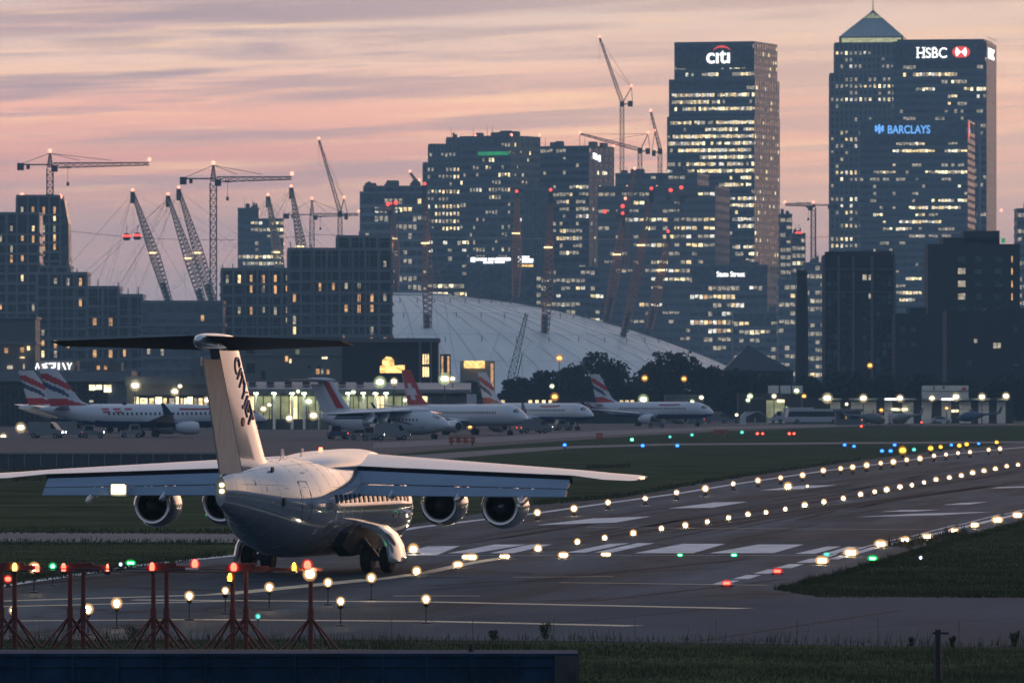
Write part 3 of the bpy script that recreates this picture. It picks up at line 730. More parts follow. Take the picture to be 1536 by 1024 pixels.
        for z0, z1 in ((4.3, 5.6), (5.6, 7.0), (7.0, 8.1)):
            for s in (-1, 1):
                mm.add([(lerp(fle(z), hin(z), u), s * (th(z) + .012), z) for z, u in ((z0, .22), (z1, .22), (z1, .62), (z0, .62))], [(0, 1, 2, 3)])
        mm.build('fin_stripe', M['redjet'], fin)
        m = MB()
        for s in (-1, 1):
            pts = [surf(st, x, s * R(a), .01) for x, a in ((-13, 60), (-9, 62), (-4, 66), (0, 80), (3, 98), (5.5, 118))]
            for a, b2 in zip(pts, pts[1:]): m.bar(a, b2, .05, .16)
        m.build('livery_line', M['navy'], fus)
    return t

hero = regional_jet('white four-engined high-wing jet with T-tail seen from behind on the runway', ((498 - CX) * 295 / F, 295, 0), R(90 - 14.75), True)

def fin_style(kind):
    def ba(u, v):
        if v > .86: return 0
        w2 = v + (u - .5) * .34
        if .58 < w2 < .80: return 1
        if .34 < w2 < .50 and u < .78 - (w2 - .34): return 2
        if v < .24 and w2 < .2 + .1 * (1 - u): return 1
        return 0
    def cross(u, v):
        a, b = (u - .45) * 1.0, (v - .42)
        if v < .03 or u < .05: return 0
        if (abs(a) < .14 and abs(b) < .22) or (abs(b) < .08 and abs(a) < .34): return 0
        return 1
    def stripe(u, v): return 1 if .35 < u < .6 else 0
    return {'ba': ba, 'cross': cross, 'stripe': stripe}[kind]

def airliner(label, d, py, xt, xn, toward, length=36.0, style='ba', blue=True, sidetext=False):
    """low-wing twin jet parked with its nose to the right; xt, xn: picture columns of tail and nose; toward: nose turned to the camera"""
    s = d / F
    yaw = math.acos(max(-1, min(1, (xn - xt) * s / length)))
    rot = -yaw if toward else yaw
    mid = (xt + xn) / 2
    base = W(mid, py, d); base.z = 0
    t = thing('parked_airliner', label, 'airliner', base, rot, 'airliners parked on the apron')
    k = length / 36.0
    st = [(18, .05, .05, 2.5), (17.4, .5, .5, 2.6), (16, 1.05, 1.1, 2.8), (13.8, 1.45, 1.55, 3.0), (12, 1.5, 1.65, 3.05), (-7, 1.5, 1.65, 3.05), (-10.5, 1.35, 1.45, 3.25), (-14, .8, .95, 3.7), (-17, .3, .4, 4.05), (-17.8, .1, .12, 4.1)]
    st = dense([(x * k, a, b, c) for x, a, b, c in st], 4)
    m = body(st, 28)
    zb = {}
    m.mi = [1 if (blue and sum(m.v[i][2] for i in f) / len(f) < 2.35) else 0 for f in m.f]
    fus = m.build('fuselage', [M['whitejet'], M['bluejet']], t, 50)
    for s2 in (-1, 1):
        secs = [foil(y, lerp(4.2, -2.6, (y / 14) ** .9) * k, lerp(-1.6, -4.1, y / 14) * k, lerp(2.0, 3.3, y / 14), lerp(.45, .1, y / 14)) for y in (.8, 3.5, 7, 11, 14)]
        wg = surface(t, 'wing', secs, M['wing'], s2, 35)
        MB().rings([[(x0, s2 * (y + .04), z), (x1, s2 * (y + .04), z), (x1, s2 * (y - .04), z), (x0, s2 * (y - .04), z)] for x0, x1, y, z in ((-2.6 * k, -4.1 * k, 14, 3.3), (-3.6 * k, -4.5 * k, 14.3, 4.3), (-4.3 * k, -4.8 * k, 14.5, 5.0))]).build('winglet', M['navy'], wg)
        e = MB().lathe_x([(0, .62), (.1, .86), (.8, .98), (2.2, .95), (3.2, .72), (3.7, .5)][::-1], (0, 0, 0), 24)
        e.v = [(5.2 * k - x, y + s2 * 4.4, z + 1.35) for x, y, z in e.v]
        en = e.build('engine', M['nacelle'] if not blue else M['whitejet'], t, 40)
        MB().lathe_x([(5.0 * k, .001), (5.0 * k, .80)], (0, s2 * 4.4, 1.35), 20).build('fan_disc', M['dark'], en)
        MB().rings([[(x, s2 * 4.4 + o, z) for o, z in ((-.14, z0), (.14, z0), (.14, z1), (-.14, z1))] for x, z0, z1 in ((4.2 * k, 2.2, 2.35), (2.5 * k, 2.1, 2.6), (1.2 * k, 2.1, 2.7))]).build('pylon', M['wing'], en)
        secs = [foil(y, lerp(-13.0, -15.4, y / 5.5) * k, lerp(-15.6, -16.8, y / 5.5) * k, lerp(4.1, 4.6, y / 5.5), lerp(.22, .06, y / 5.5)) for y in (.2, 2.5, 5.5)]
        surface(t, 'tailplane', secs, M['wing'], s2, 35)
        g = MB().bar((-.8 * k, s2 * 2.6, 2.0), (-.8 * k, s2 * 2.8, .5), .2).build('main_gear', M['steel'], t)
        for yy in (2.5, 3.1):
            MB().tube((-.8 * k, s2 * yy - .16, .5), (-.8 * k, s2 * yy + .16, .5), .5, .5, 16).build('wheel', M['rubber'], g)
    ng = MB().bar((13.2 * k, 0, 1.6), (13.3 * k, 0, .35), .16).build('nose_gear', M['steel'], t)
    for o in (-.22, .22): MB().tube((13.3 * k, o - .1, .36), (13.3 * k, o + .1, .36), .36, .36, 14).build('wheel', M['rubber'], ng)
    # fin as a fine grid so that the livery is painted face by face
    fn = fin_style(style); nu, nv = 18, 22; fm = MB()
    zr, zt = 4.35, 10.1
    for s2 in (-1, 1):
        for j in range(nv):
            for i in range(nu):
                u0, u1, v0, v1 = i / nu, (i + 1) / nu, j / nv, (j + 1) / nv
                P = []
                for u, v in ((u0, v0), (u1, v0), (u1, v1), (u0, v1)):
                    le = lerp(-10.6, -15.2, v) + 2.2 * max(0, .22 - v) / .22 * max(0, .22 - v) / .22; te = lerp(-16.0, -17.9, v)
                    hth = .22 * (1 - .4 * v) * (math.sin(math.pi * min(1, .06 + u * .94)) ** .6)
                    P.append((lerp(te, le, u) * k, s2 * hth, lerp(zr, zt, v)))
                fm.cur = fn((u0 + u1) / 2, (v0 + v1) / 2); fm.add(P, [(0, 1, 2, 3)])
    fm.build('fin', [M['whitejet'], M['redjet'], M['navy']], t)
    wm = MB().box(-.14, .14, -.02, .02, -.2, .2).mesh('window', M['glassdark'])
    for s2 in (1, -1):
        for i in range(27):
            x = (11.2 - i * .72) * k
            o = link('window', wm, fus); o.location = surf(st, x, s2 * R(76)); o.rotation_euler = (s2 * R(-14), 0, 0)
    MB().rings([[tuple(surf(st, x, a, .012)) for a in [R(v) for v in (-52, -34, -14, 14, 34, 52)]] for x in (16.4 * k, 15.9 * k, 15.4 * k)], False, False, False).build('windscreen', M['glassdark'], fus)
    for s2 in (1, -1):
        mm = MB()
        pts = [surf(st, x * k, s2 * R(a), .015) for x, a in ((9.5, 48), (8, 52), (5.5, 53), (3.6, 52))]
        if blue:
            for a, b2 in zip(pts, pts[1:]): mm.bar(a, b2, .06, .34)
            mm.build('livery_flash', M['redjet'], fus)
        if sidetext:
            for x, a in ((-6.2, 50), (-6.0, 68), (-8.0, 50), (-7.9, 66), (-4.4, 50)):
                p = surf(st, x * k, s2 * R(a), .012); mm = MB().box(-.55, .55, -.03, .03, -.14, .14); o = mm.build('livery_mark', M['redjet'], fus); o.location = p; o.rotation_euler = (s2 * R(-35), 0, 0)
    return t

airliner('airliner with red and blue tail fin parked behind the left wing', 1180, 655, 62, 398, False, 36.5, 'ba', True, True)
airliner('airliner whose red striped tail fin stands behind and left of a taller matching fin', 1300, 651, 30, 330, False, 35, 'ba', True)
airliner('airliner with a red tail fin bearing a white cross', 1240, 652, 600, 790, True, 33, 'cross', False)
airliner('airliner with striped tail fin half hidden behind the white-cross jet', 1400, 645, 716, 888, True, 35, 'ba', True)
airliner('airliner with striped tail fin parked by itself in front of the dark trees', 1560, 638, 886, 1068, True, 35, 'ba', True)
s_ = 1130 / F; p_ = W(600, 658, 1130); p_.z = 0
regional_jet('white T-tailed regional jet with a red fin stripe parked at the lit pier', p_, -R(38), False)
# ================================================================== towers
def tower(name, label, cat, d, tiers, floor=4.0, col=2.6, rows=None, dens=.1, wall='glass', band='band', style='band', pw=.8, ph=.5, ycut=520,
          psi=None, depth=None, seed=1, group=None, mats=('w1', 'w2', 'w3'), bandh=None, red=(), clump=.5, xlit=None, base=0.0, roof=True, plant=True, ww=1.0, dimk=3.2, proj=.15, sided=0):
    """tiers: (x left, x right of the front face, x right of the side face, y top, setback m), lowest first, in picture columns/rows"""
    rng = random.Random(seed); s = d / F
    xr0 = tiers[0][0]; fw = tiers[0][1] - tiers[0][0]; sw = tiers[0][2] - tiers[0][1]
    if psi is None: psi = -math.atan2(max(sw, .001), fw) if sw > 0 else 0
    cp = math.cos(psi); sp = abs(math.sin(psi))
    root = W(xr0, HY, d); root.z = 0
    t = thing(name, label, cat, root, psi, group)
    lx = lambda px: (px - xr0) * s / cp
    lz = lambda py: H - (py - HY) * s
    if depth is None: depth = (sw * s / sp) if sp > .02 else fw * s * .8
    wall_m = MB(); bands = MB(); piers = MB(); spec = []
    zb = base; bh = bandh if bandh else floor * (1 - ph)
    zcut = lz(ycut)
    tops = []
    for i, (xa, xb, xc, yt, sb) in enumerate(tiers):
        x0, x1 = lx(xa), lx(xb); y0, y1 = sb, depth - sb; z1 = lz(yt)
        wall_m.box(x0, x1, y0, y1, zb, z1)
        if roof: bands.box(x0 - .2, x1 + .2, y0 - .2, y1 + .2, z1, z1 + .9)
        n0 = max(0, int((zcut - 0) / floor))
        k = n0
        while (k + 1) * floor < z1 - .5:
            z = k * floor
            if z >= zb - .1:
                bands.box(x0 - proj, x1 + proj, y0 - proj, y1 + proj, z, z + bh)
                spec.append((i, z, x0, x1, y0, y1))
            k += 1
        n = max(1, int((x1 - x0) / col)); cw = (x1 - x0) / n
        zlo = max(zb, zcut)
        for j in range(n + 1):
            if style == 'punch':
                hw = cw * (1 - pw) / 2
                piers.box(x0 + j * cw - hw, x0 + j * cw + hw, y0 - .22, y0 + .05, zlo, z1)
            elif j % 3 == 0:
                piers.box(x0 + j * cw - .14, x0 + j * cw + .14, y0 - .22, y0 + .05, zlo, z1)
        if sw > 6:
            m2 = max(1, int((y1 - y0) / col / (1 if style == 'punch' else 3))); cw2 = (y1 - y0) / m2
            hw = cw2 * (1 - pw) / 2 if style == 'punch' else .14
            for j in range(m2 + 1): piers.box(x1 - .05, x1 + .22, y0 + j * cw2 - hw, y0 + j * cw2 + hw, zlo, z1)
        zb = z1; tops.append(z1)
    w_ = wall_m.build('wall', M[wall], t)
    bands.build('spandrel', M[band], t); piers.build('mullion', M[band], t)
    # lit rooms
    wmesh = {}
    lit = []
    for (i, z, x0, x1, y0, y1) in spec:
        n = max(1, int((x1 - x0) / col)); cw = (x1 - x0) / n; zc = z + bh + (floor - bh) / 2
        py = HY - (zc - H) / s
        rowdef = None
        if rows is not None:
            best = [r for r in rows if abs(r[0] - py) < floor / s / 2]
            if not best: best = [(py, .05, -9e9, 9e9)]
        else:
            best = [(py, dens * rng.choice((0, .3, .7, 1.2, 2.2)), -9e9, 9e9)]
        for r in best:
            on = False; d_ = min(.97, r[1] * (1.6 if rows else 1.1))
            for j in range(n):
                xc = x0 + (j + .5) * cw; px = xr0 + xc * cp / s
                if not (r[2] <= px <= r[3]): continue
                if rng.random() > clump: on = rng.random() < d_
                if on and rng.random() < .93: lit.append((xc, y0 - .1, zc, 0, cw))
        if sw > 10 and (rows is None or sided):
            m2 = max(1, int((y1 - y0) / col)); c2 = (y1 - y0) / m2
            for j in range(m2):
                if rng.random() < (sided or dens * .4): lit.append((x1 + .1, y0 + (j + .5) * c2, zc, 1, c2))
    dim = []
    if spec and dens + (rows is not None) > 0:
        for _ in range(int(len(spec) * dimk)):
            (i, z, x0, x1, y0, y1) = rng.choice(spec); n = max(1, int((x1 - x0) / col)); cw = (x1 - x0) / n; j = rng.randrange(n)
            dim += [(x0 + (jj + .5) * cw, y0 - .1, z + bh + (floor - bh) / 2, 2, cw) for jj in range(j, min(n, j + rng.choice((1, 1, 2, 3))))]
    lit += dim
    rng.shuffle(lit)
    mats = (tuple(mats) + ('w5',))[:4]; stuff = [MB(), MB(), MB(), MB()]
    hz = (floor - bh)
    for q, (x, y, z, side, cw) in enumerate(lit):
        mi = rng.choices((0, 1, 2, 3), (.34, .2, .26, .2))[0]; wd = cw * pw * ww; hh = hz * rng.choice((1, .95, .85, .7)); mi = 2 if side == 2 else mi; side = side % 2
        if q < 100:
            key = (mi, round(wd, 2), round(hh, 2))
            if key not in wmesh: wmesh[key] = MB().box(-wd / 2, wd / 2, -.05, .05, -hh / 2, hh / 2).mesh('window', E[mats[mi]])
            o = link('window', wmesh[key], t, (x, y, z + (hz - hh) / 2), R(90) if side else 0)
        else:
            if side: stuff[mi].box(x - .05, x + .05, y - wd / 2, y + wd / 2, z - hh / 2, z + hh / 2)
            else: stuff[mi].box(x - wd / 2, x + wd / 2, y - .05, y + .05, z - hh / 2, z + hh / 2)
    mm = MB()
    for mi, sm in enumerate(stuff):
        mm.cur = mi; mm.add(sm.v, sm.f)
    if mm.f: tag(mm.build('window', [E[k] for k in mats], t), kind='stuff')
    if plant:
        xa, xb = lx(tiers[-1][0]), lx(tiers[-1][1]); zt = tops[-1] + .9; dep = min(depth, 20)
        for _ in range(rng.randint(3, 6)):
            wd = rng.uniform(.06, .22) * (xb - xa); x = rng.uniform(xa + .5, max(xa + .6, xb - wd - .5)); hh = rng.uniform(.8, 3.2); y = rng.uniform(3, max(4, dep - 6))
            o = MB().box(x, x + wd, y, y + 4, zt, zt + hh).box(x + .3, x + wd - .3, y + .3, y + 3.7, zt + hh, zt + hh + .3).build('roof_plant', M['grey'], t)
        for _ in range(rng.randint(1, 3)):
            x = rng.uniform(xa + 1, xb - 1); MB().tube((x, 2.5, zt - .2), (x, 2.5, zt + rng.uniform(3, 6)), .16, .08, 6).build('roof_mast', M['steel'], t)
    for (px, py) in red:
        o = MB().lathe_z([(.5, 0), (.8, .5), (.8, 1.0), (.3, 1.6)], (0, 0, 0), 8).build('aviation_lamp', E['pink'], t); o.location = (lx(px), .8, lz(py))
    t['_x'] = 0; del t['_x']
    return t, lx, lz, depth

def panel(t, name, x0, x1, y, z0, z1, mat, th=.3):
    return MB().box(x0, x1, y - th, y, z0, z1).build(name, mat, t)

# --- bank tower with the red arc
rows = [(109, .35, 0, 9999), (119, .92, 0, 9999), (143, .6, 0, 9999), (154, .45, 0, 1080), (164, .5, 0, 9999), (175, .25, 0, 1090), (187, .55, 0, 9999), (197, .4, 1040, 9999),
        (207, .45, 0, 9999), (218, .6, 0, 9999), (229, .75, 0, 9999), (239, .8, 1040, 9999), (249, .85, 1030, 9999), (259, .7, 0, 9999), (269, .45, 1040, 9999), (279, .35, 1050, 9999), (289, .35, 1060, 9999), (299, .55, 1080, 9999),
        (309, .7, 1080, 9999), (320, .2, 1090, 9999), (332, .5, 1090, 1150), (345, .4, 1090, 1150), (356, .35, 1090, 1150), (368, .55, 1090, 1150), (380, .35, 1090, 1150), (392, .35, 1090, 1150)]
t, lx, lz, dp = tower('bank_tower', 'tall glass tower topped by a lit white word under a red arc', 'skyscraper', 4350,
                  [(1001, 1130, 1172, 178, 0), (1003, 1130, 1169, 122, 1.0), (1010, 1128, 1160, 66, 2.4)], 3.75, 1.5, rows, wall='glass', pw=.9, ph=.52, ycut=420, plant=False, sided=.05, seed=3, clump=.72)
panel(t, 'sign_band', lx(1012), lx(1126), 2.2, lz(103), lz(67), M['glass'], .4)
text_mesh('sign_lettering', 'c\u0131t\u0131', 11.6, E['sign'], .5, .16, t, (lx(1057.5), 1.3, lz(95.5)), sx=1.0)
m = MB(); RA = 6.1; ctr = (lx(1081), lz(69.5) - RA)
for i in range(12):
    a0, a1 = R(142 - i * 8.7), R(142 - (i + 1) * 8.7); w0, w1 = 1.3 - abs(i - 6) * .17, 1.3 - abs(i - 5) * .17
    P = [(ctr[0] + (RA - k) * math.cos(a), ctr[1] + (RA - k) * math.sin(a)) for a, k in ((a0, 0), (a0, w0), (a1, w1), (a1, 0))]
    m.prism(P, .9, 1.3)
m.build('sign_arc', E['signred'], t)

# --- stone tower with pyramid roof
rows = [(78, .35, 1245, 1330), (87, .25, 1255, 1275), (96, .3, 1258, 1300), (105, .55, 1258, 1345), (114, .55, 1262, 1345), (125, .6, 1252, 1345), (148, .85, 1245, 1345), (184, .25, 1245, 1290), (195, .3, 1255, 1295), (205, .3, 1262, 1295),
        (215, .35, 1262, 1295), (257, .7, 1245, 1295), (267, .3, 1260, 1295), (278, .4, 1265, 1295), (298, .3, 1245, 1295), (309, .4, 1255, 1295), (320, .2, 1245, 1295), (343, .7, 1256, 1295), (354, .75, 1248, 1295), (364, .3, 1248, 1295)]
t, lx, lz, dp = tower('pyramid_tower', 'pale tower with lit pyramid roof, the tallest on the skyline', 'skyscraper', 4700,
                  [(1245, 1372, 1385, 112, 0), (1252, 1362, 1378, 66, 1.6)], 3.9, 2.7, rows, wall='winddark', band='stone', style='punch', pw=.5, ph=.55, ycut=400, plant=False, seed=8, clump=.4)
x0, x1 = lx(1258), lx(1354); y0 = 3.0; y1 = y0 + (x1 - x0); zb, z1, za = lz(66), lz(55), lz(13)
MB().box(x0, x1, y0, y1, zb, z1).build('lantern_storey', M['stone'], t)
MB().box(x0 + 1.6, x1 - 1.4, y0 - .12, y0, lz(64.5), lz(57)).build('lantern_window', E['crown'], t)
cx, cy_ = (x0 + x1) / 2, (y0 + y1) / 2
py = MB()
def pyr(m, k0, k1):
    m.rings([[(lerp(x0, cx, k), lerp(y0, cy_, k), lerp(z1, za, k)), (lerp(x1, cx, k), lerp(y0, cy_, k), lerp(z1, za, k)), (lerp(x1, cx, k), lerp(y1, cy_, k), lerp(z1, za, k)), (lerp(x0, cx, k), lerp(y1, cy_, k), lerp(z1, za, k))] for k in (k0, k1)])
pyr(py, 0, .70); pr = py.build('pyramid_roof', M['rooflead'], t)
p2 = MB(); pyr(p2, .70, .985); p2.build('pyramid_lantern', E['crown'], pr)
m = MB()
for i in range(1, 14):
    k = i / 14
    for a in (.0, 1.0):
        pass
    m.bar((lerp(x0, x1, k), y0 - .05, z1), (lerp(lerp(x0, cx, .985), lerp(x1, cx, .985), k), lerp(y0, cy_, .985) - .05, lerp(z1, za, .985)), .22)
    m.bar((x1 + .05, lerp(y0, y1, k), z1), (lerp(x1, cx, .985) + .05, lerp(lerp(y0, cy_, .985), lerp(y1, cy_, .985), k), lerp(z1, za, .985)), .22)
m.build('roof_rib', M['stone'], pr)
MB().tube((cx, cy_, za - .5), (cx, cy_, za + 9), .35, .1, 6).build('finial', M['steel'], pr)

# --- twin bank slab with red and white hexagon
rows = [(104, .18, 1345, 1480), (116, .45, 1345, 1430), (117, .3, 1345, 1366), (129, .35, 1378, 1415), (138, .8, 1430, 1478), (160, .85, 1344, 1395), (161, .2, 1420, 1450), (171, .1, 1400, 1478), (178, .3, 1466, 1478)]
t, lx, lz, dp = tower('bank_tower', 'dark glass slab with four white letters beside a red and white hexagon', 'skyscraper', 4350,
                  [(1340, 1478, 1501, 65, 0)], 4.0, 1.7, rows, wall='glass', pw=.86, ph=.48, ycut=360, plant=False, seed=12, clump=.82, red=((1500, 318),))
panel(t, 'sign_band', lx(1344), lx(1477), -.16, lz(98), lz(67), M['glass'], .35)
x = lx(1374); zt = lz(87.5)
lt = text_mesh('sign_lettering', 'HSBC', 7.9, E['sign'], .5, .07, t, (x, -.8, zt), sx=.88)
m = MB()                                                     # serifs
for a, b, zz in ((.1, 1.9, 0), (3.2, 5.1, 0), (.1, 1.9, 5.3), (3.2, 5.1, 5.3), (9.2, 10.6, 0), (9.2, 10.6, 5.3)):
    m.box(x + a, x + b, -1.04, -.55, zt + zz, zt + zz + .5)
m.build('letter_serif', E['sign'], t)
cx, cz = lx(1441), lz(79); hw, hh = 5.0, 3.0
hexa = [(cx - hw, cz), (cx - hw * .86, cz + hh * .55), (cx - hw * .5, cz + hh), (cx + hw * .5, cz + hh), (cx + hw * .86, cz + hh * .55), (cx + hw, cz), (cx + hw * .86, cz - hh * .55), (cx + hw * .5, cz - hh), (cx - hw * .5, cz - hh), (cx - hw * .86, cz - hh * .55)]
MB().prism(hexa, -1.0, -.6).build('sign_hexagon', E['signred'], t)
m = MB()
for sg in (-1, 1):
    m.prism([(cx, cz), (cx + sg * hw * .5, cz + hh * .85), (cx + sg * hw * .64, cz), (cx + sg * hw * .5, cz - hh * .85)], -1.2, -1.02)
m.build('hexagon_wings', E['sign'], t)
lt2 = text_mesh('sign_lettering', 'HSBC', 7.9, E['sign'], .4, .2, t, (lx(1478) + .5, dp * .12, zt), (R(90), 0, R(90)), sx=1.55)
sf = MB()
for k in range(26): sf.box(lx(1478) + .16, lx(1478) + .24, .3, dp - .3, lz(360) + k * 4.4, lz(360) + k * 4.4 + .3)
sf.build('cladding_joint', M['steel'], t)
MB().box(lx(1478) + .01, lx(1478) + .2, .2, dp - .2, lz(360), lz(66)).build('side_cladding', M['bandpale'], t)
MB().box(lx(1345), lx(1474), 2, dp - 2, lz(65) + .9, lz(65) + 2.0).build('roof_plant', M['steel'], t)

# --- blue lettered bank in front
rows = [(217, .12, 1300, 1440), (226, .7, 1405, 1460), (227, .3, 1300, 1400), (240, .2, 1320, 1440), (250, .85, 1355, 1460), (251, .35, 1310, 1345), (262, .95, 1352, 1450), (263, .6, 1300, 1345), (269, .4, 1360, 1380), (282, .15, 1340, 1440),
        (292, .12, 1300, 1400), (306, .85, 1380, 1450), (307, .3, 1360, 1400), (316, .65, 1347, 1440), (318, .8, 1301, 1325), (326, .45, 1345, 1385), (328, .3, 1318, 1330), (336, .75, 1346, 1412), (346, .35, 1320, 1400), (357, .6, 1363, 1382), (367, .6, 1370, 1384),
        (377, .7, 1346, 1384), (387, .5, 1350, 1384), (421, .7, 1346, 1384), (432, .9, 1346, 1384), (442, .7, 1346, 1384), (452, .5, 1350, 1384)]
t, lx, lz, dp = tower('bank_tower', 'glass tower with blue lettering and a blue emblem below the hexagon sign', 'skyscraper', 4180,
                  [(1290, 1450, 1470, 183, 0)], 3.7, 1.7, rows, wall='glassb', band='band', pw=.86, ph=.42, ycut=470, plant=False, seed=21, clump=.84)
panel(t, 'sign_band', lx(1293), lx(1449), -.16, lz(213), lz(185), M['glass'], .35)
text_mesh('sign_lettering', 'BARCLAYS', 5.9, E['signblue'], .4, .12, t, (lx(1331), -.9, lz(200.5)), sx=.80)
cx, cz = lx(1319), lz(194)
m = MB()                                                     # spread bird emblem
m.prism([(cx - .5, cz - 2.4), (cx + .5, cz - 2.4), (cx + .8, cz + .6), (cx + .3, cz + 2.6), (cx - .5, cz + 2.4), (cx - .8, cz + .6)], -.95, -.6)
for sg in (-1, 1):
    m.prism([(cx + sg * .9, cz + .8), (cx + sg * 1.6, cz + 2.1), (cx + sg * 2.5, cz + 1.4), (cx + sg * 2.2, cz + .3), (cx + sg * 2.5, cz - .8), (cx + sg * 1.5, cz - 1.6), (cx + sg * .9, cz - .6)], -.95, -.6)
m.build('sign_emblem', E['signblue'], t)
m = MB().box(lx(1450) + .2, lx(1450) + .5, 3, 9, lz(208), lz(183.5)); m.build('side_sign', E['signred'], t)
MB().box(lx(1450) + .55, lx(1450) + .8, 4, 8.5, lz(199), lz(193)).build('side_emblem', E['signblue'], t)
MB().tube((lx(1466), 6, lz(345)), (lx(1466), 6, lz(181)), .9, .9, 10).build('corner_column', M['bandpale'], t)

# --- the group in the middle
t, lx, lz, dp = tower('office_tower', 'blue-grey office tower with green glowing strip near its roof', 'skyscraper', 4300,
                  [(690, 766, 810, 207, 0)], 4.0, 1.9, None, .16, wall='glass', ycut=430, seed=31, clump=.4, pw=.6, ph=.5, red=((712, 207), (766, 206), (808, 207)))
panel(t, 'sign_band', lx(715), lx(765), -.2, lz(235), lz(222), M['band'], .3)
panel(t, 'green_strip', lx(718), lx(764), -.55, lz(234), lz(228.5), E['signgreen'], .3)
m = MB()
for k in range(12): m.box(lx(718 + k * 3.8), lx(718 + k * 3.8) + .8, -.7, -.55, lz(227), lz(222.5))
m.build('sign_louvre', M['bandpale'], t)
tower('office_tower', 'stepped blue-grey tower adjoining the left side of the green-strip tower', 'skyscraper', 4330,
      [(635, 690, 690, 246, 0), (643, 690, 690, 218, 2), (690 - 20, 690, 690, 208, 4)], 4.0, 1.9, [(283, .9, 642, 690), (293, .6, 645, 690), (308, .4, 640, 690), (316, .4, 640, 690), (330, .4, 640, 690), (345, .3, 640, 690), (362, .3, 640, 690), (376, .2, 640, 690), (270, .1, 640, 690)],
      wall='glassb', band='bandpale', style='punch', pw=.55, ph=.5, ycut=430, seed=33, depth=40)
t, lx, lz, dp = tower('office_tower', 'broad flat-topped tower with a small white lit sign on its right face', 'skyscraper', 4400,
                  [(810, 883, 921, 222, 0)], 4.0, 2.0, None, .12, wall='glass', ycut=440, seed=35, red=((919, 222),), clump=.6)
m = MB()
for k, (a, b, c0, c1) in enumerate(((.15, .22, 230, 239), (.22, .3, 231, 240), (.3, .38, 234, 241), (.38, .44, 233, 243), (.2, .4, 236, 238))):
    m.box(lx(883) + .25, lx(883) + .6, dp * a, dp * b - .15, lz(c1), lz(c0))
m.build('side_sign', E['sign'], t)
MB().box(lx(889), lx(894), 8, 14, lz(222), lz(215)).build('roof_plant', M['steel'], t)
tower('striped_tower', 'narrow tower with close vertical white fins in front of the flat-topped tower', 'skyscraper', 4050,
      [(785, 828, 828, 285, 0)], 4.0, 1.3, None, 0, wall='glass', band='bandpale', style='punch', pw=.55, ph=.95, ycut=430, seed=37, depth=30)
tower('apartment_tower', 'rounded tower with stacked balconies left of the stepped tower', 'apartment tower', 3900,
      [(540, 640, 640, 290, 0), (545, 638, 638, 281, 3)], 4.2, 2.3, None, .13, wall='glass', band='bandpale', ycut=430, seed=39, pw=.7, ph=.62, depth=45)
tower('office_tower', 'small square tower standing alone left of the leaning masts', 'skyscraper', 4500,
      [(357, 425, 425, 330, 0), (357, 388, 388, 314, 1)], 3.8, 2.2, [(338, .6, 360, 424), (344, .8, 358, 424), (388, .7, 360, 424), (394, .5, 360, 424), (399, .4, 385, 424), (322, .5, 359, 388)], wall='glassb', band='band', ycut=470, seed=41, depth=30)
tower('grey_office_block', 'broad grey concrete block under the luffing cranes', 'office building', 4150,
      [(897, 1072, 1098, 282, 0), (921, 1043, 1060, 262, 6)], 4.4, 3.0, [(330, .15, 900, 1070), (345, .35, 930, 1070), (356, .3, 960, 1070), (362, .65, 1020, 1070), (372, .3, 970, 1070), (383, .2, 970, 1070), (393, .3, 980, 1070), (405, .25, 980, 1070), (420, .3, 960, 1040), (432, .3, 960, 1040), (458, .3, 960, 1040)],
      wall='grey', band='bandpale', ycut=520, seed=43, red=((940, 283), (985, 283)), bandh=2.6)
t, lx, lz, dp = tower('office_building', 'curved low glass office with a short white lit name', 'office building', 3950,
                  [(1035, 1150, 1172, 400, 0)], 4.2, 2.2, [(437, .45, 1040, 1130), (446, .85, 1036, 1105), (456, .4, 1080, 1140), (475, .2, 1060, 1110), (484, .75, 1038, 1105), (494, .45, 1040, 1120), (515, .2, 1070, 1110), (527, .2, 1060, 1150)],
                  wall='glass', ycut=560, seed=45, mats=('w1', 'w4', 'w3'), clump=.7)
panel(t, 'sign_band', lx(1038), lx(1149), -.2, lz(426), lz(402), M['glass'], .3)
text_mesh('sign_lettering', 'State Street', 3.6, E['sign'], .3, .06, t, (lx(1075), -.8, lz(415)), sx=.82)
for i, (xa, xb, yt, dd, lab, sd) in enumerate(((1170, 1188, 323, 4300, 'narrow dark tower hugging the right side of the arc-topped tower', 51), (1188, 1208, 352, 4250, 'slim pale core with a vertical lit slot below a cable car cabin', 52),
                                  (1207, 1238, 396, 3900, 'pale glass block behind the brick chimney', 53), (1526, 1570, 315, 4000, 'dark tower at the right border of the view', 54),
                                  (1168, 1210, 420, 3700, 'pale flats beside the curved glass office', 55))):
    tower('tower_block', lab, 'tower block', dd, [(xa, xb, xb, yt, 0)], 4, 2.2, None, .1, wall='glassb' if i in (1, 2, 4) else 'glass', band='bandpale' if i == 2 else 'band', ycut=570, seed=sd, depth=25)
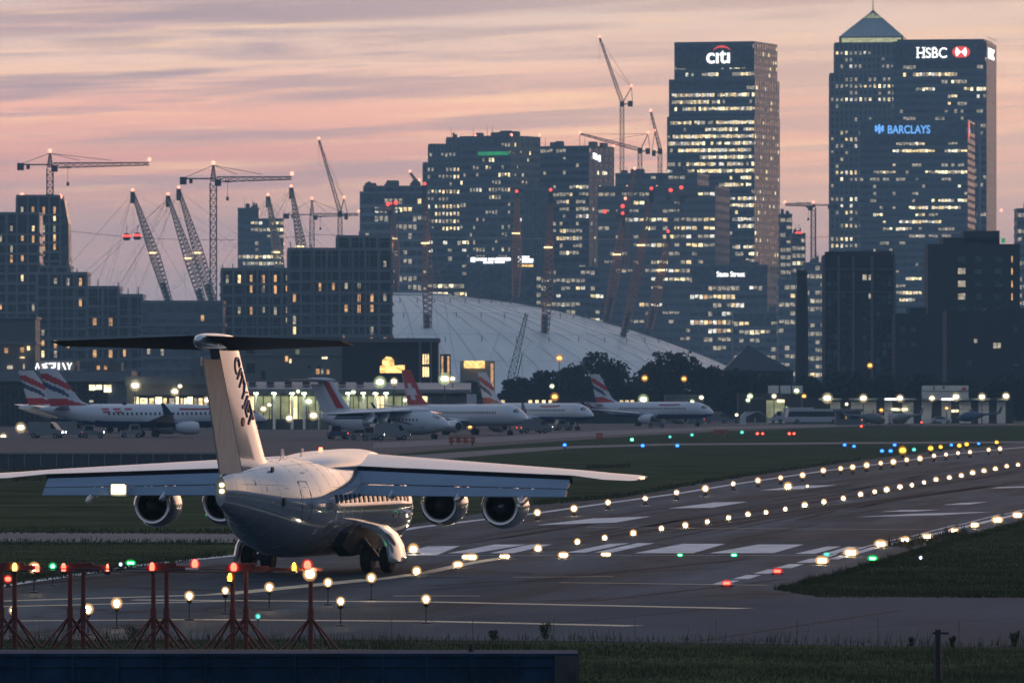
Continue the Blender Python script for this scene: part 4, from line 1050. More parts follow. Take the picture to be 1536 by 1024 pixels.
# lower blocks behind the dome
for i, (xa, xb, yt, dd, de, wl, lab) in enumerate(((585, 700, 350, 4100, .14, 'glass', 'lower dark block between the balcony tower and the stepped tower'), (700, 770, 402, 4000, .12, 'grey', 'low grey block below the bright shop lights'),
                            (770, 812, 406, 3980, .03, 'conc', 'windowless concrete block with two dark slots above the dome'), (812, 900, 402, 4050, .1, 'glass', 'low block above the right shoulder of the dome'),
                            (640, 705, 415, 3960, .25, 'glassb', 'low glass block right above the dome crest'), (1100, 1172, 470, 3800, .12, 'glass', 'glass block at the right foot of the dome'))):
    tower('low_block', lab, 'office building', dd, [(xa, xb, xb, yt, 0)], 4, 2.4, None, de, wall=wl, ycut=590, seed=60 + i, depth=25, clump=.2)
t = thing('shopping_centre', 'long low building with a bright white lit frontage behind the dome', 'shopping centre', (0, 0, 0))
s = 3940 / F; lz = lambda y: H - (y - HY) * s; lx = lambda x: (x - CX) * s
MB().box(lx(700), lx(805), 3940, 3960, 0, lz(385)).build('wall', M['glass'], t)
rng = random.Random(4)
for a, b, y0, y1 in ((706, 713, 386, 393), (714, 730, 387, 391), (732, 742, 387, 391), (743, 766, 386.5, 391), (725, 740, 392, 395), (742, 757, 392, 394.5), (777, 794, 384, 387), (777, 800, 388, 394), (777, 800, 397, 400)):
    MB().box(lx(a), lx(b), 3939.2, 3939.9, lz(y1), lz(y0)).build('lit_frontage', E['signorange'] if y0 == 397 else E['sign'], t)

# ================================================================== white dome and its masts
dd = 3680; s = dd / F
dc = W(590, HY, dd); dc.z = 0
dome = thing('tent_dome', 'huge white fabric dome pierced by leaning lattice masts', 'dome', dc)
RAD, TOP = 192, 52
zr = lambda r: TOP * (1 - (r / RAD) ** 2)
m = MB()
rr = []
for r in (192, 185, 175, 160, 145, 130, 112, 94, 76, 58, 40, 22, 8):
    rr.append([(r * math.cos(2 * math.pi * k / 144), r * math.sin(2 * math.pi * k / 144), zr(r) - .8 * abs(math.sin(36 * math.pi * k / 144)) * min(1, (192 - r) / 20) * (r / 192)) for k in range(144)])
m.rings(rr, False, True).build('canopy', M['fabric'], dome, 60)
m = MB()
for k in range(72):
    a = 2 * math.pi * k / 72; P = [(r * math.cos(a), r * math.sin(a), zr(r) + .12) for r in (191, 170, 145, 120, 95, 70, 45, 12)]
    for p, q in zip(P, P[1:]): m.bar(p, q, .13)
for r in (150, 118, 84, 55):
    P = [(r * math.cos(2 * math.pi * k / 72), r * math.sin(2 * math.pi * k / 72), zr(r) + .1) for k in range(73)]
    for p, q in zip(P, P[1:]): m.bar(p, q, .07)
m.build('roof_cable', M['cable'], dome)
m = MB()
for r in (165, 128, 92, 60):
    for k in range(48):
        a = 2 * math.pi * (k + .5) / 48; x, y, z = r * math.cos(a), r * math.sin(a), zr(r)
        m.bar((x, y, z), (x, y, z + 2.4), .32)
tag(m.build('cable_strut', M['steel'], dome), kind='stuff')
MB().rings([[(r * math.cos(2 * math.pi * k / 72), r * math.sin(2 * math.pi * k / 72), z) for k in range(72)] for r, z in ((27, zr(27) + .05), (27, zr(27) + .7), (22, zr(22) + .6), (22, zr(22) + .05))], False, False).build('crown_ring', M['fabric'], dome)
def lattice(m, p, q, w0, w1, n, t=.3, taper=None, faces=3):
    """lattice boom between p and q; width w0 at p, w1 at q (taper: width in the middle)"""
    p, q = Vector(p), Vector(q); d = (q - p).normalized()
    up = Vector((0, 1, 0)) if abs(d.y) < .9 else Vector((1, 0, 0))
    a = d.cross(up).normalized(); b = a.cross(d).normalized()
    ang = [2 * math.pi * (k + .5) / faces for k in range(faces)]
    rows = []
    for i in range(n + 1):
        u = i / n; wd = lerp(w0, w1, u)
        if taper: wd = lerp(lerp(w0, taper, min(1, u * 3)), w1, max(0, (u - .45) / .55))
        c = p.lerp(q, u); rows.append([c + (a * math.cos(x) + b * math.sin(x)) * wd / 2 * (1.3 if faces == 4 else 1.15) for x in ang])
    for i in range(n):
        for k in range(faces):
            k2 = (k + 1) % faces
            m.bar(rows[i][k], rows[i + 1][k], t)
            m.bar(rows[i][k], rows[i + 1][k2] if i % 2 else rows[i + 1][k2], t * .7)
            m.bar(rows[i][k], rows[i][k2], t * .7)
    return m
def L2D(px, py, off):                      # dome-local point seen at a pixel, off metres behind the dome centre
    v = W(px, py, dd + off); return v - dc
MASTS = [((637, 281), (640, 500), -105, True), ((826, 290), (816, 502), -90, True), ((977, 288), (936, 497), -55, True), ((934, 325), (910, 474), 30, True), ((1002, 352), (972, 492), 20, True), ((775, 292), (772, 445), 95, True), ((588, 310), (592, 436), 105, True),
         ((199, 290), (252, 452), -40, False), ((252, 296), (305, 462), 30, False), ((268, 286), (318, 455), -20, False), ((402, 297), (424, 445), 95, False), ((437, 284), (460, 440), 70, False)]
for (tx, ty), (bx, by), off, rust in MASTS:
    p, q = L2D(bx, by, off), L2D(tx, ty, off * 1.25)
    mm = lattice(MB(), p, q, 3.4, 1.2, 26, .5, 5.0)
    o = mm.build('mast', M['cranered'] if rust else M['mast'], dome)
    MB().tube(p - (q - p).normalized() * 5, p + (q - p).normalized() * 9, 1.3, 1.6, 8).build('mast_foot', M['steel'], o)
    MB().box(-1.0, 1.0, -1, 1, -4.5, .8).build('mast_head', M['steel'], o).location = q
    MB().lathe_z([(.3, .9), (.7, 1.2), (.7, 1.9), (.2, 2.3)], (0, 0, 0), 8).build('aviation_lamp', E['pink'] if not rust else E['red'], o).location = q
    k = .62 if rust else .45
    c = p.lerp(q, k)
    lm = MB()
    lm.box(-1.9, 1.9, -2.6, -1.9, -.4, .25)
    lm.build('mast_lamp', E['mastlamp'], o).location = c
    mc = MB()
    for a in range(-2, 3):
        az = math.atan2(p.y, p.x) + a * .35
        r = 150; mc.bar(q, (r * math.cos(az), r * math.sin(az), zr(r) + 1), .08)
    az = math.atan2(p.y, p.x); mc.bar(q, (215 * math.cos(az), 215 * math.sin(az), .5), .12).bar(q, (40 * math.cos(az + .3), 40 * math.sin(az + .3), zr(40) + 1), .08)
    mc.build('stay_cable', M['cable'], o)

# ================================================================== cranes
def hammerhead(label, d, mx, ytop, ybase, xjib, xctr, yjib, dark=True, lamps=True, yaw=0.0, mw=2.6):
    s = d / F; b = W(mx, HY, d); b.z = 0
    mat = M['crane']
    zj = (HY - yjib) * s + H; za = (HY - ytop) * s + H; zb = (HY - ybase) * s + H
    b.z = zb; zj -= zb; za -= zb
    t = thing('tower_crane', label, 'crane', b, yaw)
    lattice(MB(), (0, 0, -.2), (0, 0, zj - 1.5), mw, mw, max(6, int(zj / 3)), .38, None, 4).build('mast', mat, t)
    sg = 1 if xjib > mx else -1
    lj, lc = (xjib - mx) * s, (xctr - mx) * s
    lattice(MB(), (sg * 1.5, 0, zj), (lj, 0, zj + abs(lj) * .012), 2.2, 1.2, max(8, int(abs(lj) / 3)), .36, None, 3).build('jib', mat, t)
    cj = MB().bar((0, -1, zj), (lc, -1, zj), .5).bar((0, 1, zj), (lc, 1, zj), .5)
    for i in range(6): cj.bar((lc * i / 6, -1, zj), (lc * (i + 1) / 6, 1, zj), .3)
    c = cj.build('counter_jib', mat, t)
    MB().box(min(lc, lc * .8), max(lc, lc * .8), -1.3, 1.3, zj - 2.2, zj + .6).box(min(lc * .62, lc * .72), max(lc * .62, lc * .72), -1, 1, zj - 1.8, zj).build('counterweight', M['steel'], c)
    lattice(MB(), (0, 0, zj - 1), (0, 0, za), 2.2, .6, 5, .36, None, 4).build('tower_head', mat, t)
    MB().box(-1.2 + sg * 1.8, 1.2 + sg * 1.8, -2.2, 0, zj - 2.8, zj - .3).build('cab', M['steel'], t)
    MB().bar((0, 0, za), (lj * .62, 0, zj + 1.6), .2).bar((0, 0, za), (lc * .85, 0, zj + .4), .2).bar((0, 0, za), (lj * .3, 0, zj + 1.6), .2).build('tie_cable', M['cable'], t)
    MB().bar((lj * .18, 0, zj), (lj * .18, 0, zj - 7), .14).box(lj * .18 - .5, lj * .18 + .5, -.5, .5, zj - 8.2, zj - 6.8).box(lj * .18 - 1.2, lj * .18 + 1.2, -1, 1, zj - 1.4, zj - .8).build('hook', M['steel'], t)
    if lamps:
        for p in ((0, 0, za + .2), (lj, 0, zj + abs(lj) * .012 + .8)):
            MB().lathe_z([(.3, 0), (.7, .4), (.7, 1.1), (.3, 1.5)], p, 8).build('aviation_lamp', E['pink'], t)
    return t
def luffing(label, d, mx, ybase, ypiv, tip, ctr, apex, mw=2.2, red=False, lamps=True):
    s = d / F; b = W(mx, HY, d); zb = (HY - ybase) * s + H; b.z = zb
    mat = M['cranered'] if red else M['crane']
    P = lambda px, py, y=0: Vector(((px - mx) * s, y, (HY - py) * s + H - zb))
    t = thing('luffing_crane', label, 'crane', b)
    pv = P(mx, ypiv)
    lattice(MB(), (0, 0, -.2), pv, mw, mw, max(5, int(pv.z / 3)), .36, None, 4).build('mast', mat, t)
    tp, ap, ct = P(*tip), P(*apex), P(*ctr)
    lattice(MB(), pv + Vector((0, 0, .5)), tp, 2.0, .9, max(8, int((tp - pv).length / 3)), .36, None, 3).build('jib', mat, t)
    MB().bar(pv, ap, .5).bar(ct, ap, .3).bar(pv + Vector((0, 1.4, 0)), ap, .3).build('tower_head', mat, t)
    MB().bar(pv + Vector((0, -.9, 0)), ct + Vector((0, -.9, 0)), .6).bar(pv + Vector((0, .9, 0)), ct + Vector((0, .9, 0)), .6).build('counter_jib', mat, t)
    lo, hi = sorted((ct.x, lerp(ct.x, pv.x, .45)))
    MB().box(lo, hi, -1.4, 1.4, ct.z - 1.8, ct.z + 1.2).build('counterweight', M['steel'], t)
    MB().box(-1.2, 1.2, -2.4, -1.1, pv.z - 1.2, pv.z + 1.6).build('cab', M['steel'], t)
    MB().bar(ap, tp, .16).bar(ap, pv.lerp(tp, .6), .16).bar(tp, tp + Vector((0, 0, -(tp.z - pv.z) * .35)), .12).build('tie_cable', M['cable'], t)
    if lamps:
        for p in (tp, ap): MB().lathe_z([(.3, 0), (.7, .4), (.7, 1.1), (.3, 1.5)], p, 8).build('aviation_lamp', E['pink'], t)
    return t
hammerhead('hammerhead crane rising from the flat-roofed left tower', 3100, 75, 230, 310, 224, 26, 247)
hammerhead('hammerhead crane with tall bare mast behind the leaning masts', 3000, 320, 248, 455, 438, 270, 268)
hammerhead('distant hammerhead crane crossing behind the steep luffing jib', 4300, 468, 300, 375, 538, 425, 322)
hammerhead('far hammerhead crane in the gap between the two tall tower groups', 4300, 1220, 306, 400, 1177, 1256, 308, yaw=.1)
luffing('luffing crane with steep jib over the half-built flats', 4000, 510, 375, 322, (478, 210), (522, 324), (516, 298))
luffing('luffing crane with the highest jib, left of the arc-topped tower', 4200, 933, 262, 157, (899, 57), (949, 155), (947, 131))
luffing('luffing crane with a low shallow jib pointing away from the arc-topped tower', 4100, 960, 300, 227, (870, 201), (975, 226), (972, 201))
luffing('small luffing crane next to the arc-topped tower, jib folded up', 4150, 990, 280, 228, (976, 168), (978, 229), (982, 198), lamps=True)
luffing('red lattice crane mast standing before the grey concrete block', 3900, 940, 400, 318, (952, 255), (926, 318), (938, 300), red=True)
luffing('slim crane jib peeping over the balcony tower roof', 4200, 627, 290, 279, (615, 259), (631, 279), (629, 272), lamps=True)
t_ = hammerhead('low red-lit crane in front of the grey concrete block', 3880, 1018, 285, 360, 1048, 1000, 294, lamps=False)
for px, py in ((1006, 288), (1022, 284)):
    MB().lathe_z([(.4, 0), (.9, .5), (.9, 1.3), (.3, 1.8)], (0, 0, 0), 8).build('aviation_lamp', E['red'], t_).location = W(px, py, 3879) - t_.location
t_ = hammerhead('short red-lit crane left of the leaning red masts', 3890, 934, 312, 360, 908, 950, 321, lamps=False)
for px, py in ((934, 312), (907, 320)):
    MB().lathe_z([(.4, 0), (.9, .5), (.9, 1.3), (.3, 1.8)], (0, 0, 0), 8).build('aviation_lamp', E['red'], t_).location = W(px, py, 3889) - t_.location
t_ = hammerhead('short crane with two red lamps before the balcony tower', 3700, 590, 300, 372, 562, 600, 315, lamps=False)
for px, py in ((582, 309), (594, 307)):
    MB().lathe_z([(.4, 0), (.9, .5), (.9, 1.3), (.3, 1.8)], (0, 0, 0), 8).build('aviation_lamp', E['red'], t_).location = W(px, py, 3699) - t_.location
# mobile crane before the dome
b = W(755, 588, 2300); b.z = 0; s = 2300 / F
t = thing('mobile_crane', 'grey lattice boom of a mobile crane leaning in front of the dome', 'crane', b)
lattice(MB(), (0, 0, 2), ((790 - 755) * s, 0, H + (588 - 470) * s), 1.4, .9, 16, .2, 2.0, 4).build('boom', M['crane'], t)
MB().prism([(-3, .6), (3.2, .6), (3.2, 1.6), (2.0, 3.4), (-1.0, 3.4), (-3, 2.6)], -1.4, 1.4).build('crane_body', M['steel'], t)
MB().bar((2.2, 0, 3), (5.4, 0, H + (588 - 533) * s), .3).bar((5.4, 0, H + (588 - 533) * s), ((783 - 755) * s, 0, H + (588 - 530) * s), .25).bar((5.4, 0, 15), (5.6, 0, 2), .1).build('back_mast', M['crane'], t)
trk = MB()
for y in (-1.9, 1.5): trk.prism([(-3.4, .4), (-2.9, .0), (2.9, .0), (3.4, .4), (2.9, 1.0), (-2.9, 1.0)], y, y + .5)
trk.build('crawler_track', M['rubber'], t)

# ================================================================== cable car line
cb = MB(); A, B, Cc = W(-80, 315, 3300), W(640, 352, 3500), W(1400, 345, 4200)
def catenary(m, p, q, sag, w_):
    P = [p.lerp(q, i / 16) - Vector((0, 0, sag * 4 * (i / 16) * (1 - i / 16))) for i in range(17)]
    for a, c in zip(P, P[1:]): m.bar(a, c, w_)
catenary(cb, W(-60, 318, 3300), W(480, 352, 3400), 6, .18); catenary(cb, W(480, 352, 3400), W(1500, 346, 4150), 3, .18)
tag(cb.build('cableway_rope', M['cable']), 'thin cable car rope slung across the whole skyline', 'cable')
for px, py, d_, lab in ((190, 355, 3330, 'red-lit cable car cabin, the one farther from the leaning mast'), (206, 354, 3335, 'red-lit cable car cabin close beside the leaning mast'), (1198, 350, 3990, 'red-lit cable car cabin between the two tall tower groups')):
    t = thing('cable_car', lab, 'cable car', W(px, py, d_), 0, 'cable car cabins')
    k = 1.25
    MB().lathe_z([(.5, -1.3), (1.15, -1.1), (1.3, -.3), (1.25, .5), (.7, 1.1), (.2, 1.2)], (0, 0, 0), 12).build('cabin', M['steel'], t, 40).scale = (k, k, k)
    MB().lathe_z([(1.33, -.1), (1.36, .1), (1.28, .55), (1.2, .6)], (0, 0, 0), 12).build('cabin_light', E['red'], t).scale = (k, k, k)
    MB().bar((0, 0, 1.4), (0, 0, 4.2), .2).bar((0, 0, 4.2), (.6, 0, 4.3), .3).build('hanger', M['steel'], t)
# ================================================================== flats and mills nearer the airfield
L_ = 'residential block'
def flats(label, d, xa, xb, yt, dens, seed, wall='winddark', band='bandpale', ycut=600, floor=3.3, col=3.5, tiers=None, **k):
    for key, v in (('clump', .15), ('proj', .6), ('mats', ('w3', 'w1', 'w4', 'w3')), ('dimk', .3), ('style', 'punch'), ('pw', .82), ('ph', .76), ('ww', .27), ('plant', False)): k.setdefault(key, v)
    return tower('flats', label, 'block of flats', d, tiers or [(xa, xb, xb, yt, 0)], floor, col, None, dens, wall=wall, band=band, ycut=ycut, seed=seed, depth=24, **k)
flats('block of flats filling the left border under a taller flat-roofed tower', 2700, -40, 58, 322, .26, 71)
t, lx, lz, dp = flats('flat-roofed tower with a slanting right shoulder and red roof lamps', 2850, 25, 90, 296, .26, 72, red=((33, 296), (90, 298), (45, 321), (78, 320)))
MB().prism([(lx(90), lz(296)), (lx(96), lz(300)), (lx(102), lz(335)), (lx(103), lz(400)), (lx(90), lz(400))], 2, 20).build('slanted_bay', M['glassb'], t)
flats('stepped block of flats in front of the slant-shouldered tower', 2550, 55, 130, 402, .2, 73, tiers=[(55, 130, 130, 412, 0), (58, 104, 104, 402, 1)])
flats('low wing of the stepped flats, roof terrace above', 2500, 130, 178, 433, .08, 74)
flats('lowest of the stepped flats on the left', 2480, 178, 213, 445, .06, 75)
flats('wide pale-floored block below the leaning masts', 2400, 213, 334, 455, .03, 76, band='bandpale', style='band', wall='glassb')
flats('half-built grid-fronted block left of the taller half-built block', 2480, 332, 440, 406, .34, 77)
flats('tall half-built grid-fronted block beside the dome', 2420, 432, 587, 376, .36, 78, tiers=[(432, 587, 587, 376, 0), (505, 586, 586, 357, 2)])
# scaffolding in front of and above the half-built blocks
for lab, d, xa, xb, yt, sd in (('tube scaffolding climbing the half-built block left of the taller one', 2474, 334, 431, 402, 5), ('tube scaffolding on the tall half-built block beside the dome', 2414, 436, 504, 370, 6), ('tube scaffolding round the raised right part of the tall half-built block', 2413, 508, 584, 352, 7), ('tube scaffolding on the low wing of the stepped flats', 2474, 132, 211, 429, 8), ('tube scaffolding in front of the stepped block under the slanting tower', 2544, 57, 128, 398, 9), ('tube scaffolding on the block of flats at the left border', 2694, -30, 24, 318, 10)):
    rg = random.Random(sd); s = d / F; b = W(xa, 588, d); b.z = 0; z1 = H - (yt - HY) * s; wd = (xb - xa) * s
    t = thing('scaffolding', lab, 'scaffolding', b, 0, 'scaffolding on the half-built blocks')
    m = MB(); k = 0; x = 0
    while x <= wd:
        zz = z1 + rg.uniform(-1.0, 2.2)
        m.bar((x, 0, 0), (x, 0, zz), .26).bar((x, 1.2, zz - 6), (x, 1.2, zz), .2)
        x += 3.1
    for z in range(20, int(z1), 4): m.bar((0, 0, z), (wd, 0, z), .18)
    m.build('scaffold_frame', M['bandpale'], t)
    m = MB()
    for z in range(22, int(z1) - 2, 8):
        x = rg.uniform(0, wd * .6); m.box(x, x + rg.uniform(.2, .4) * wd, .1, 1.1, z, z + .15)
    m.build('scaffold_board', M['timber'], t)
t = thing('flour_mill', 'dark mill building with comb-like roof rail and a pair of lit windows', 'mill', W(1236, 588, 2000)); t.location.z = 0
s = 2000 / F; lx = lambda x: (x - 1236) * s; lz = lambda y: H - (y - HY) * s
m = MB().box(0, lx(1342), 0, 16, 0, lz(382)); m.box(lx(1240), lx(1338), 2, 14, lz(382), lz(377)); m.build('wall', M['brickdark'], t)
m = MB()
for y in (403, 437): m.box(lx(1235), lx(1343), -.4, 16.4, lz(y + 1.5), lz(y))
for x in (1236, 1258, 1280, 1308, 1342): m.box(lx(x) - .3, lx(x) + .3, -.25, .1, 0, lz(384))
m.build('cornice', M['grey'], t)
m = MB()
for k in range(17): m.box(lx(1270) + k * .72, lx(1270) + k * .72 + .3, .5, .8, lz(382), lz(375))
m.build('roof_rail', M['steel'], t)
dk = MB()
k_ = 0
for j, y in enumerate((412, 421, 440, 451, 466, 477, 489, 501, 513, 525, 537, 549)):
    for x in (1241, 1250, 1262, 1273, 1294, 1303, 1314, 1324, 1332):
        if (x, y) in ((1294, 412), (1303, 412), (1303, 440)):
            MB().box(lx(x), lx(x + 6), -.15, .02, lz(y + 8), lz(y)).build('window', E['w3'], t)
        else:
            MB().box(lx(x), lx(x + 6), -.15, .02, lz(y + 8), lz(y)).build('window', M['winddark'] if rng.random() < .7 else M['glass'], t)
def dark_block(name, label, cat, d, xa, steps, wins, lit, wall='brickdark', x1=None, depth=18, red=None):
    t = thing(name, label, cat, W(xa, 588, d)); t.location.z = 0
    s = d / F; lx = lambda x: (x - xa) * s; lz = lambda y: H - (y - HY) * s
    m = MB(); zb = 0
    for a, b, y in steps: m.box(lx(a), lx(b), 1.5 * (zb > 0), depth, zb, lz(y)); zb = lz(y) if (a, b) == steps[0][:2] else zb
    m.build('wall', M[wall], t)
    for i, (x, y, w_, h_) in enumerate(wins):
        MB().box(lx(x), lx(x + w_), -.15, .02, lz(y + h_), lz(y)).build('window', E['w3'] if i in lit else M['glass'], t)
    return t, lx, lz
t, lx, lz = dark_block('mill_block', 'tall dark brick mill block with stepped roof, right of the comb-roofed mill', 'mill', 2050, 1392, [(1392, 1530, 366), (1415, 1500, 356), (1447, 1500, 346)],
           [(x, y, 11, 9) for y in (384, 402, 421, 440, 460, 480) for x in (1437, 1462, 1492)], {3, 6, 9})
m = MB()
for y in (384, 402, 421, 440): m.box(lx(1517), lx(1519), -.2, .02, lz(y + 10), lz(y))
m.build('stair_window', E['w4'], t)
MB().box(lx(1503), lx(1508), 1, 2, lz(364), lz(357)).build('roof_lamp', E['signgreen'], t)
dark_block('mill_annex', 'low dark annex linking the two mills', 'mill', 1950, 1343, [(1343, 1394, 470), (1365, 1390, 461)], [(1350, 490, 8, 8), (1366, 490, 8, 8), (1350, 512, 8, 8), (1366, 512, 8, 8)], set())
dark_block('warehouse', 'low dark warehouse in front of the tall mill at the right border', 'warehouse', 1880, 1420, [(1420, 1580, 466), (1480, 1580, 462)], [(1461, 508, 5, 6), (1490, 514, 5, 8), (1496, 514, 5, 8), (1520, 490, 7, 9), (1450, 540, 7, 9), (1520, 540, 7, 9)], {0, 1, 2}, x1=1580)
ch = W(1203, 588, 1980); ch.z = 0; s = 1980 / F
t = thing('brick_chimney', 'tall dark tapering factory chimney left of the comb-roofed mill', 'chimney', ch)
MB().lathe_z([(1.75, 0), (1.45, H + (588 - 440) * s), (1.22, H + (588 - 414) * s), (1.4, H + (588 - 413) * s), (1.4, H + (588 - 408) * s), (1.2, H + (588 - 405) * s)], (0, 0, 0), 20).build('shaft', M['brickdark'], t, 50)
t = thing('hipped_hall', 'dark hipped roof hall between the dome foot and the chimney', 'hall', W(1086, 588, 2100)); t.location.z = 0
s = 2100 / F; lx = lambda x: (x - 1086) * s; lz = lambda y: H - (y - HY) * s
MB().box(0, lx(1190), 0, 14, 0, lz(556)).build('wall', M['brickdark'], t)
MB().rings([[(lx(1084), -.6, lz(556)), (lx(1192), -.6, lz(556)), (lx(1192), 14.6, lz(556)), (lx(1084), 14.6, lz(556))], [(lx(1118), 5, lz(522)), (lx(1130), 5, lz(522)), (lx(1130), 9, lz(522)), (lx(1118), 9, lz(522))]]).build('roof', M['steel'], t)
MB().box(lx(1121), lx(1127), 6, 8, lz(523), lz(518)).build('roof_vent', M['steel'], t)
for x in (1138, 1150, 1163): MB().box(lx(x), lx(x + 7), -.15, 0, lz(566), lz(560)).build('window', M['glassb'], t)

# ================================================================== airport buildings
def lfun(xa, d):
    s = d / F
    return (lambda x: (x - xa) * s), (lambda y: H - (y - HY) * s)
def at(name, label, cat, xa, d):
    t = thing(name, label, cat, W(xa, 588, d)); t.location.z = 0; return (t,) + lfun(xa, d)
t, lx, lz = at('terminal', 'dark terminal building with a short row of white lit letters on its fascia', 'terminal building', -30, 1560)
m = MB().box(0, lx(197), 0, 20, 0, lz(556)).box(lx(-30), lx(52), 2, 18, lz(556), lz(478)).box(lx(52), lx(112), 3, 18, lz(556), lz(541)); m.build('wall', M['grey'], t)
m = MB().box(lx(-30), lx(198), -1.2, 20.5, lz(572), lz(557)).box(lx(-30), lx(54), 1.6, 18.4, lz(516), lz(512)).box(lx(-30), lx(54), 1.6, 18.4, lz(478), lz(475)); m.build('fascia', M['bandpale'], t)
MB().box(lx(-30), lx(112), -.15, 0, lz(640), lz(574)).build('glazing', M['winddark'], t)
MB().box(lx(116), lx(162), -.15, 0, lz(640), lz(574)).build('glazing', M['winddark'], t)
m = MB()
for k in range(20): m.box(lx(-30 + k * 7.4), lx(-30 + k * 7.4) + .18, -.3, -.15, lz(640), lz(574))
for k in range(8): m.box(lx(116 + k * 6.4), lx(116 + k * 6.4) + .16, -.3, -.15, lz(640), lz(574))
m.build('mullion', M['steel'], t)
for x, y, w_, h_, e in ((134, 577, 9, 8, 'w2'), (144, 577, 9, 7, 'w2'), (156, 577, 11, 11, 'w2'), (53, 587, 14, 5, 'w4'), (6, 522, 5, 7, 'w4'), (30, 521, 5, 7, 'w4'), (40, 519, 4, 6, 'w1'), (29, 535, 7, 2, 'w1'), (10, 548, 8, 5, 'w3'), (34, 545, 2, 8, 'w3'), (134, 600, 6, 3, 'w3'), (147, 618, 2, 6, 'w4'), (40, 606, 20, 6, 'w4')):
    MB().box(lx(x), lx(x + w_), -.5 if y > 557 else 1.3, -.32 if y > 557 else 1.9, lz(y + h_), lz(y)).build('window', E[e], t)
for k, (x, w_) in enumerate(((51, 8), (62, 8), (72, 11), (84, 6), (92, 7), (99, 8))):
    g = MB(); sh = (((0, 0), (.45, 1), (.55, 1), (1, 0), (.8, 0), (.5, .6), (.2, 0)), ((0, .8), (1, 1), (1, .8), (.35, .65), (1, .5), (.9, .1), (0, 0), (0, .2), (.6, .3), (0, .5)), ((0, 1), (1, 1), (.9, .3), (.5, 0), (.3, .3), (.7, .5), (.6, .8), (0, .8)),
                     ((.3, 1), (.7, 1), (.7, 0), (.3, 0)), ((0, 1), (.3, 1), (.9, 0), (.6, 0)), ((0, 1), (.3, 1), (.5, .5), (.8, 1), (1, 1), (.6, .4), (.6, 0), (.4, 0), (.4, .4)))[k]
    g.prism([(lx(x) + u * w_ * .13, lz(554) + v * 1.3) for u, v in sh], 2.2, 2.5).build('sign_letter', E['sign'], t)
m = MB()
for k in range(14): m.box(lx(112 + k * 5.5), lx(112 + k * 5.5) + .12, 4, 4.2, lz(556), lz(541))
m.box(lx(112), lx(190), 4, 4.2, lz(541), lz(540)); m.build('roof_railing', M['bandpale'], t)
MB().box(lx(125), lx(180), 6, 15, lz(556), lz(543)).build('roof_plant', M['grey'], t)
for x in (143, 154): MB().box(lx(x), lx(x + 4), 5.8, 6, lz(554), lz(548)).build('window', E['w4'], t)

t, lx, lz = at('terminal_wing', 'low terminal wing with a row of tall yellow-lit windows', 'terminal building', 190, 1500)
MB().box(0, lx(350), 0, 15, 0, lz(566)).build('wall', M['conc'], t)
MB().box(lx(188), lx(352), -1, 15.5, lz(577), lz(564)).build('fascia', M['grey'], t)
MB().box(lx(201), lx(318), -.1, 0, lz(640), lz(592)).build('glazing', M['winddark'], t)
for i, (x, w_, e) in enumerate(((202, 6, 'w2'), (210, 11, 'w2'), (224, 7, 'w1'), (233, 10, 'w2'), (245, 5, 'w1'), (254, 9, 'w3'), (264, 4, 'w2'), (270, 4, 'w1'), (276, 4, 'w2'), (281, 8, 'w2'), (291, 5, 'w3'), (298, 6, 'w1'), (306, 4, 'w3'))):
    MB().box(lx(x), lx(x + w_), -.3, -.12, lz(617 if x < 250 else 623), lz(597 if i % 3 else 595)).build('window', E[e], t)
for k, x in enumerate((203, 317)): MB().box(lx(x), lx(x + 2), -.8, -.3, 0, lz(577)).build('column', M['bandpale'], t)
MB().box(lx(286), lx(300), 3, 12, lz(564), lz(535)).box(lx(300), lx(335), 4, 12, lz(564), lz(548)).build('roof_plant', M['grey'], t)

t, lx, lz = at('concrete_block', 'plain grey concrete block rising behind the pier roof, few orange windows', 'office building', 330, 1720)
MB().box(0, lx(513), 0, 22, 0, lz(504)).build('wall', M['conc'], t)
MB().box(lx(328), lx(514), -.5, 22.5, lz(506), lz(502)).box(lx(328), lx(514), -.3, 22, lz(533), lz(531)).build('cornice', M['bandpale'], t)
for k, (x, y, w_, h_, e) in enumerate(((428, 534, 4, 8, 'w4'), (434, 538, 3, 6, 'w1'), (474, 553, 5, 8, 'w4'), (482, 552, 3, 9, 'w3'), (490, 554, 4, 7, 'w4'), (483, 535, 8, 3, 'w2'), (443, 524, 6, 8, 'bay'), (392, 556, 6, 12, None), (462, 548, 4, 4, None), (476, 548, 4, 4, None), (345, 520, 12, 14, None), (370, 520, 12, 14, None), (345, 545, 12, 14, None), (370, 545, 12, 14, None))):
    MB().box(lx(x), lx(x + w_), -.15, 0, lz(y + h_), lz(y)).build('window', E[e] if e else M['winddark'], t)

t, lx, lz = at('airport_hotel', 'dark slab building with an orange glowing picture sign and lit stairwell', 'office building', 513, 1640)
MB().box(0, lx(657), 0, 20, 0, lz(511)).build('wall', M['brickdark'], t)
MB().box(lx(512), lx(660), -.6, 20.6, lz(513), lz(507)).box(lx(628), lx(632), -.4, .1, 0, lz(511)).box(lx(645), lx(648), -.4, .1, 0, lz(511)).build('cornice', M['grey'], t)
MB().box(lx(568), lx(609), -.5, .05, lz(562), lz(532)).build('sign_board', M['dark'], t)
MB().prism([(lx(570) + u, lz(559) + v) for u, v in ((0, 0), (5.0, 0), (5.1, 1.6), (3.8, 1.5), (2.9, 1.5), (2.9, 2.6), (2.3, 3.2), (1.3, 3.3), (.5, 2.6), (.5, 1.6), (0, 1.4))], -.8, -.5).build('glowing_sign', E['signorange'], t)
for y in (531, 550, 574):
    for x in (634, 637.5, 641): MB().box(lx(x), lx(x + 2.4), -.15, 0, lz(y + 15), lz(y)).build('window', E['w1'] if y < 574 else E['w3'], t)
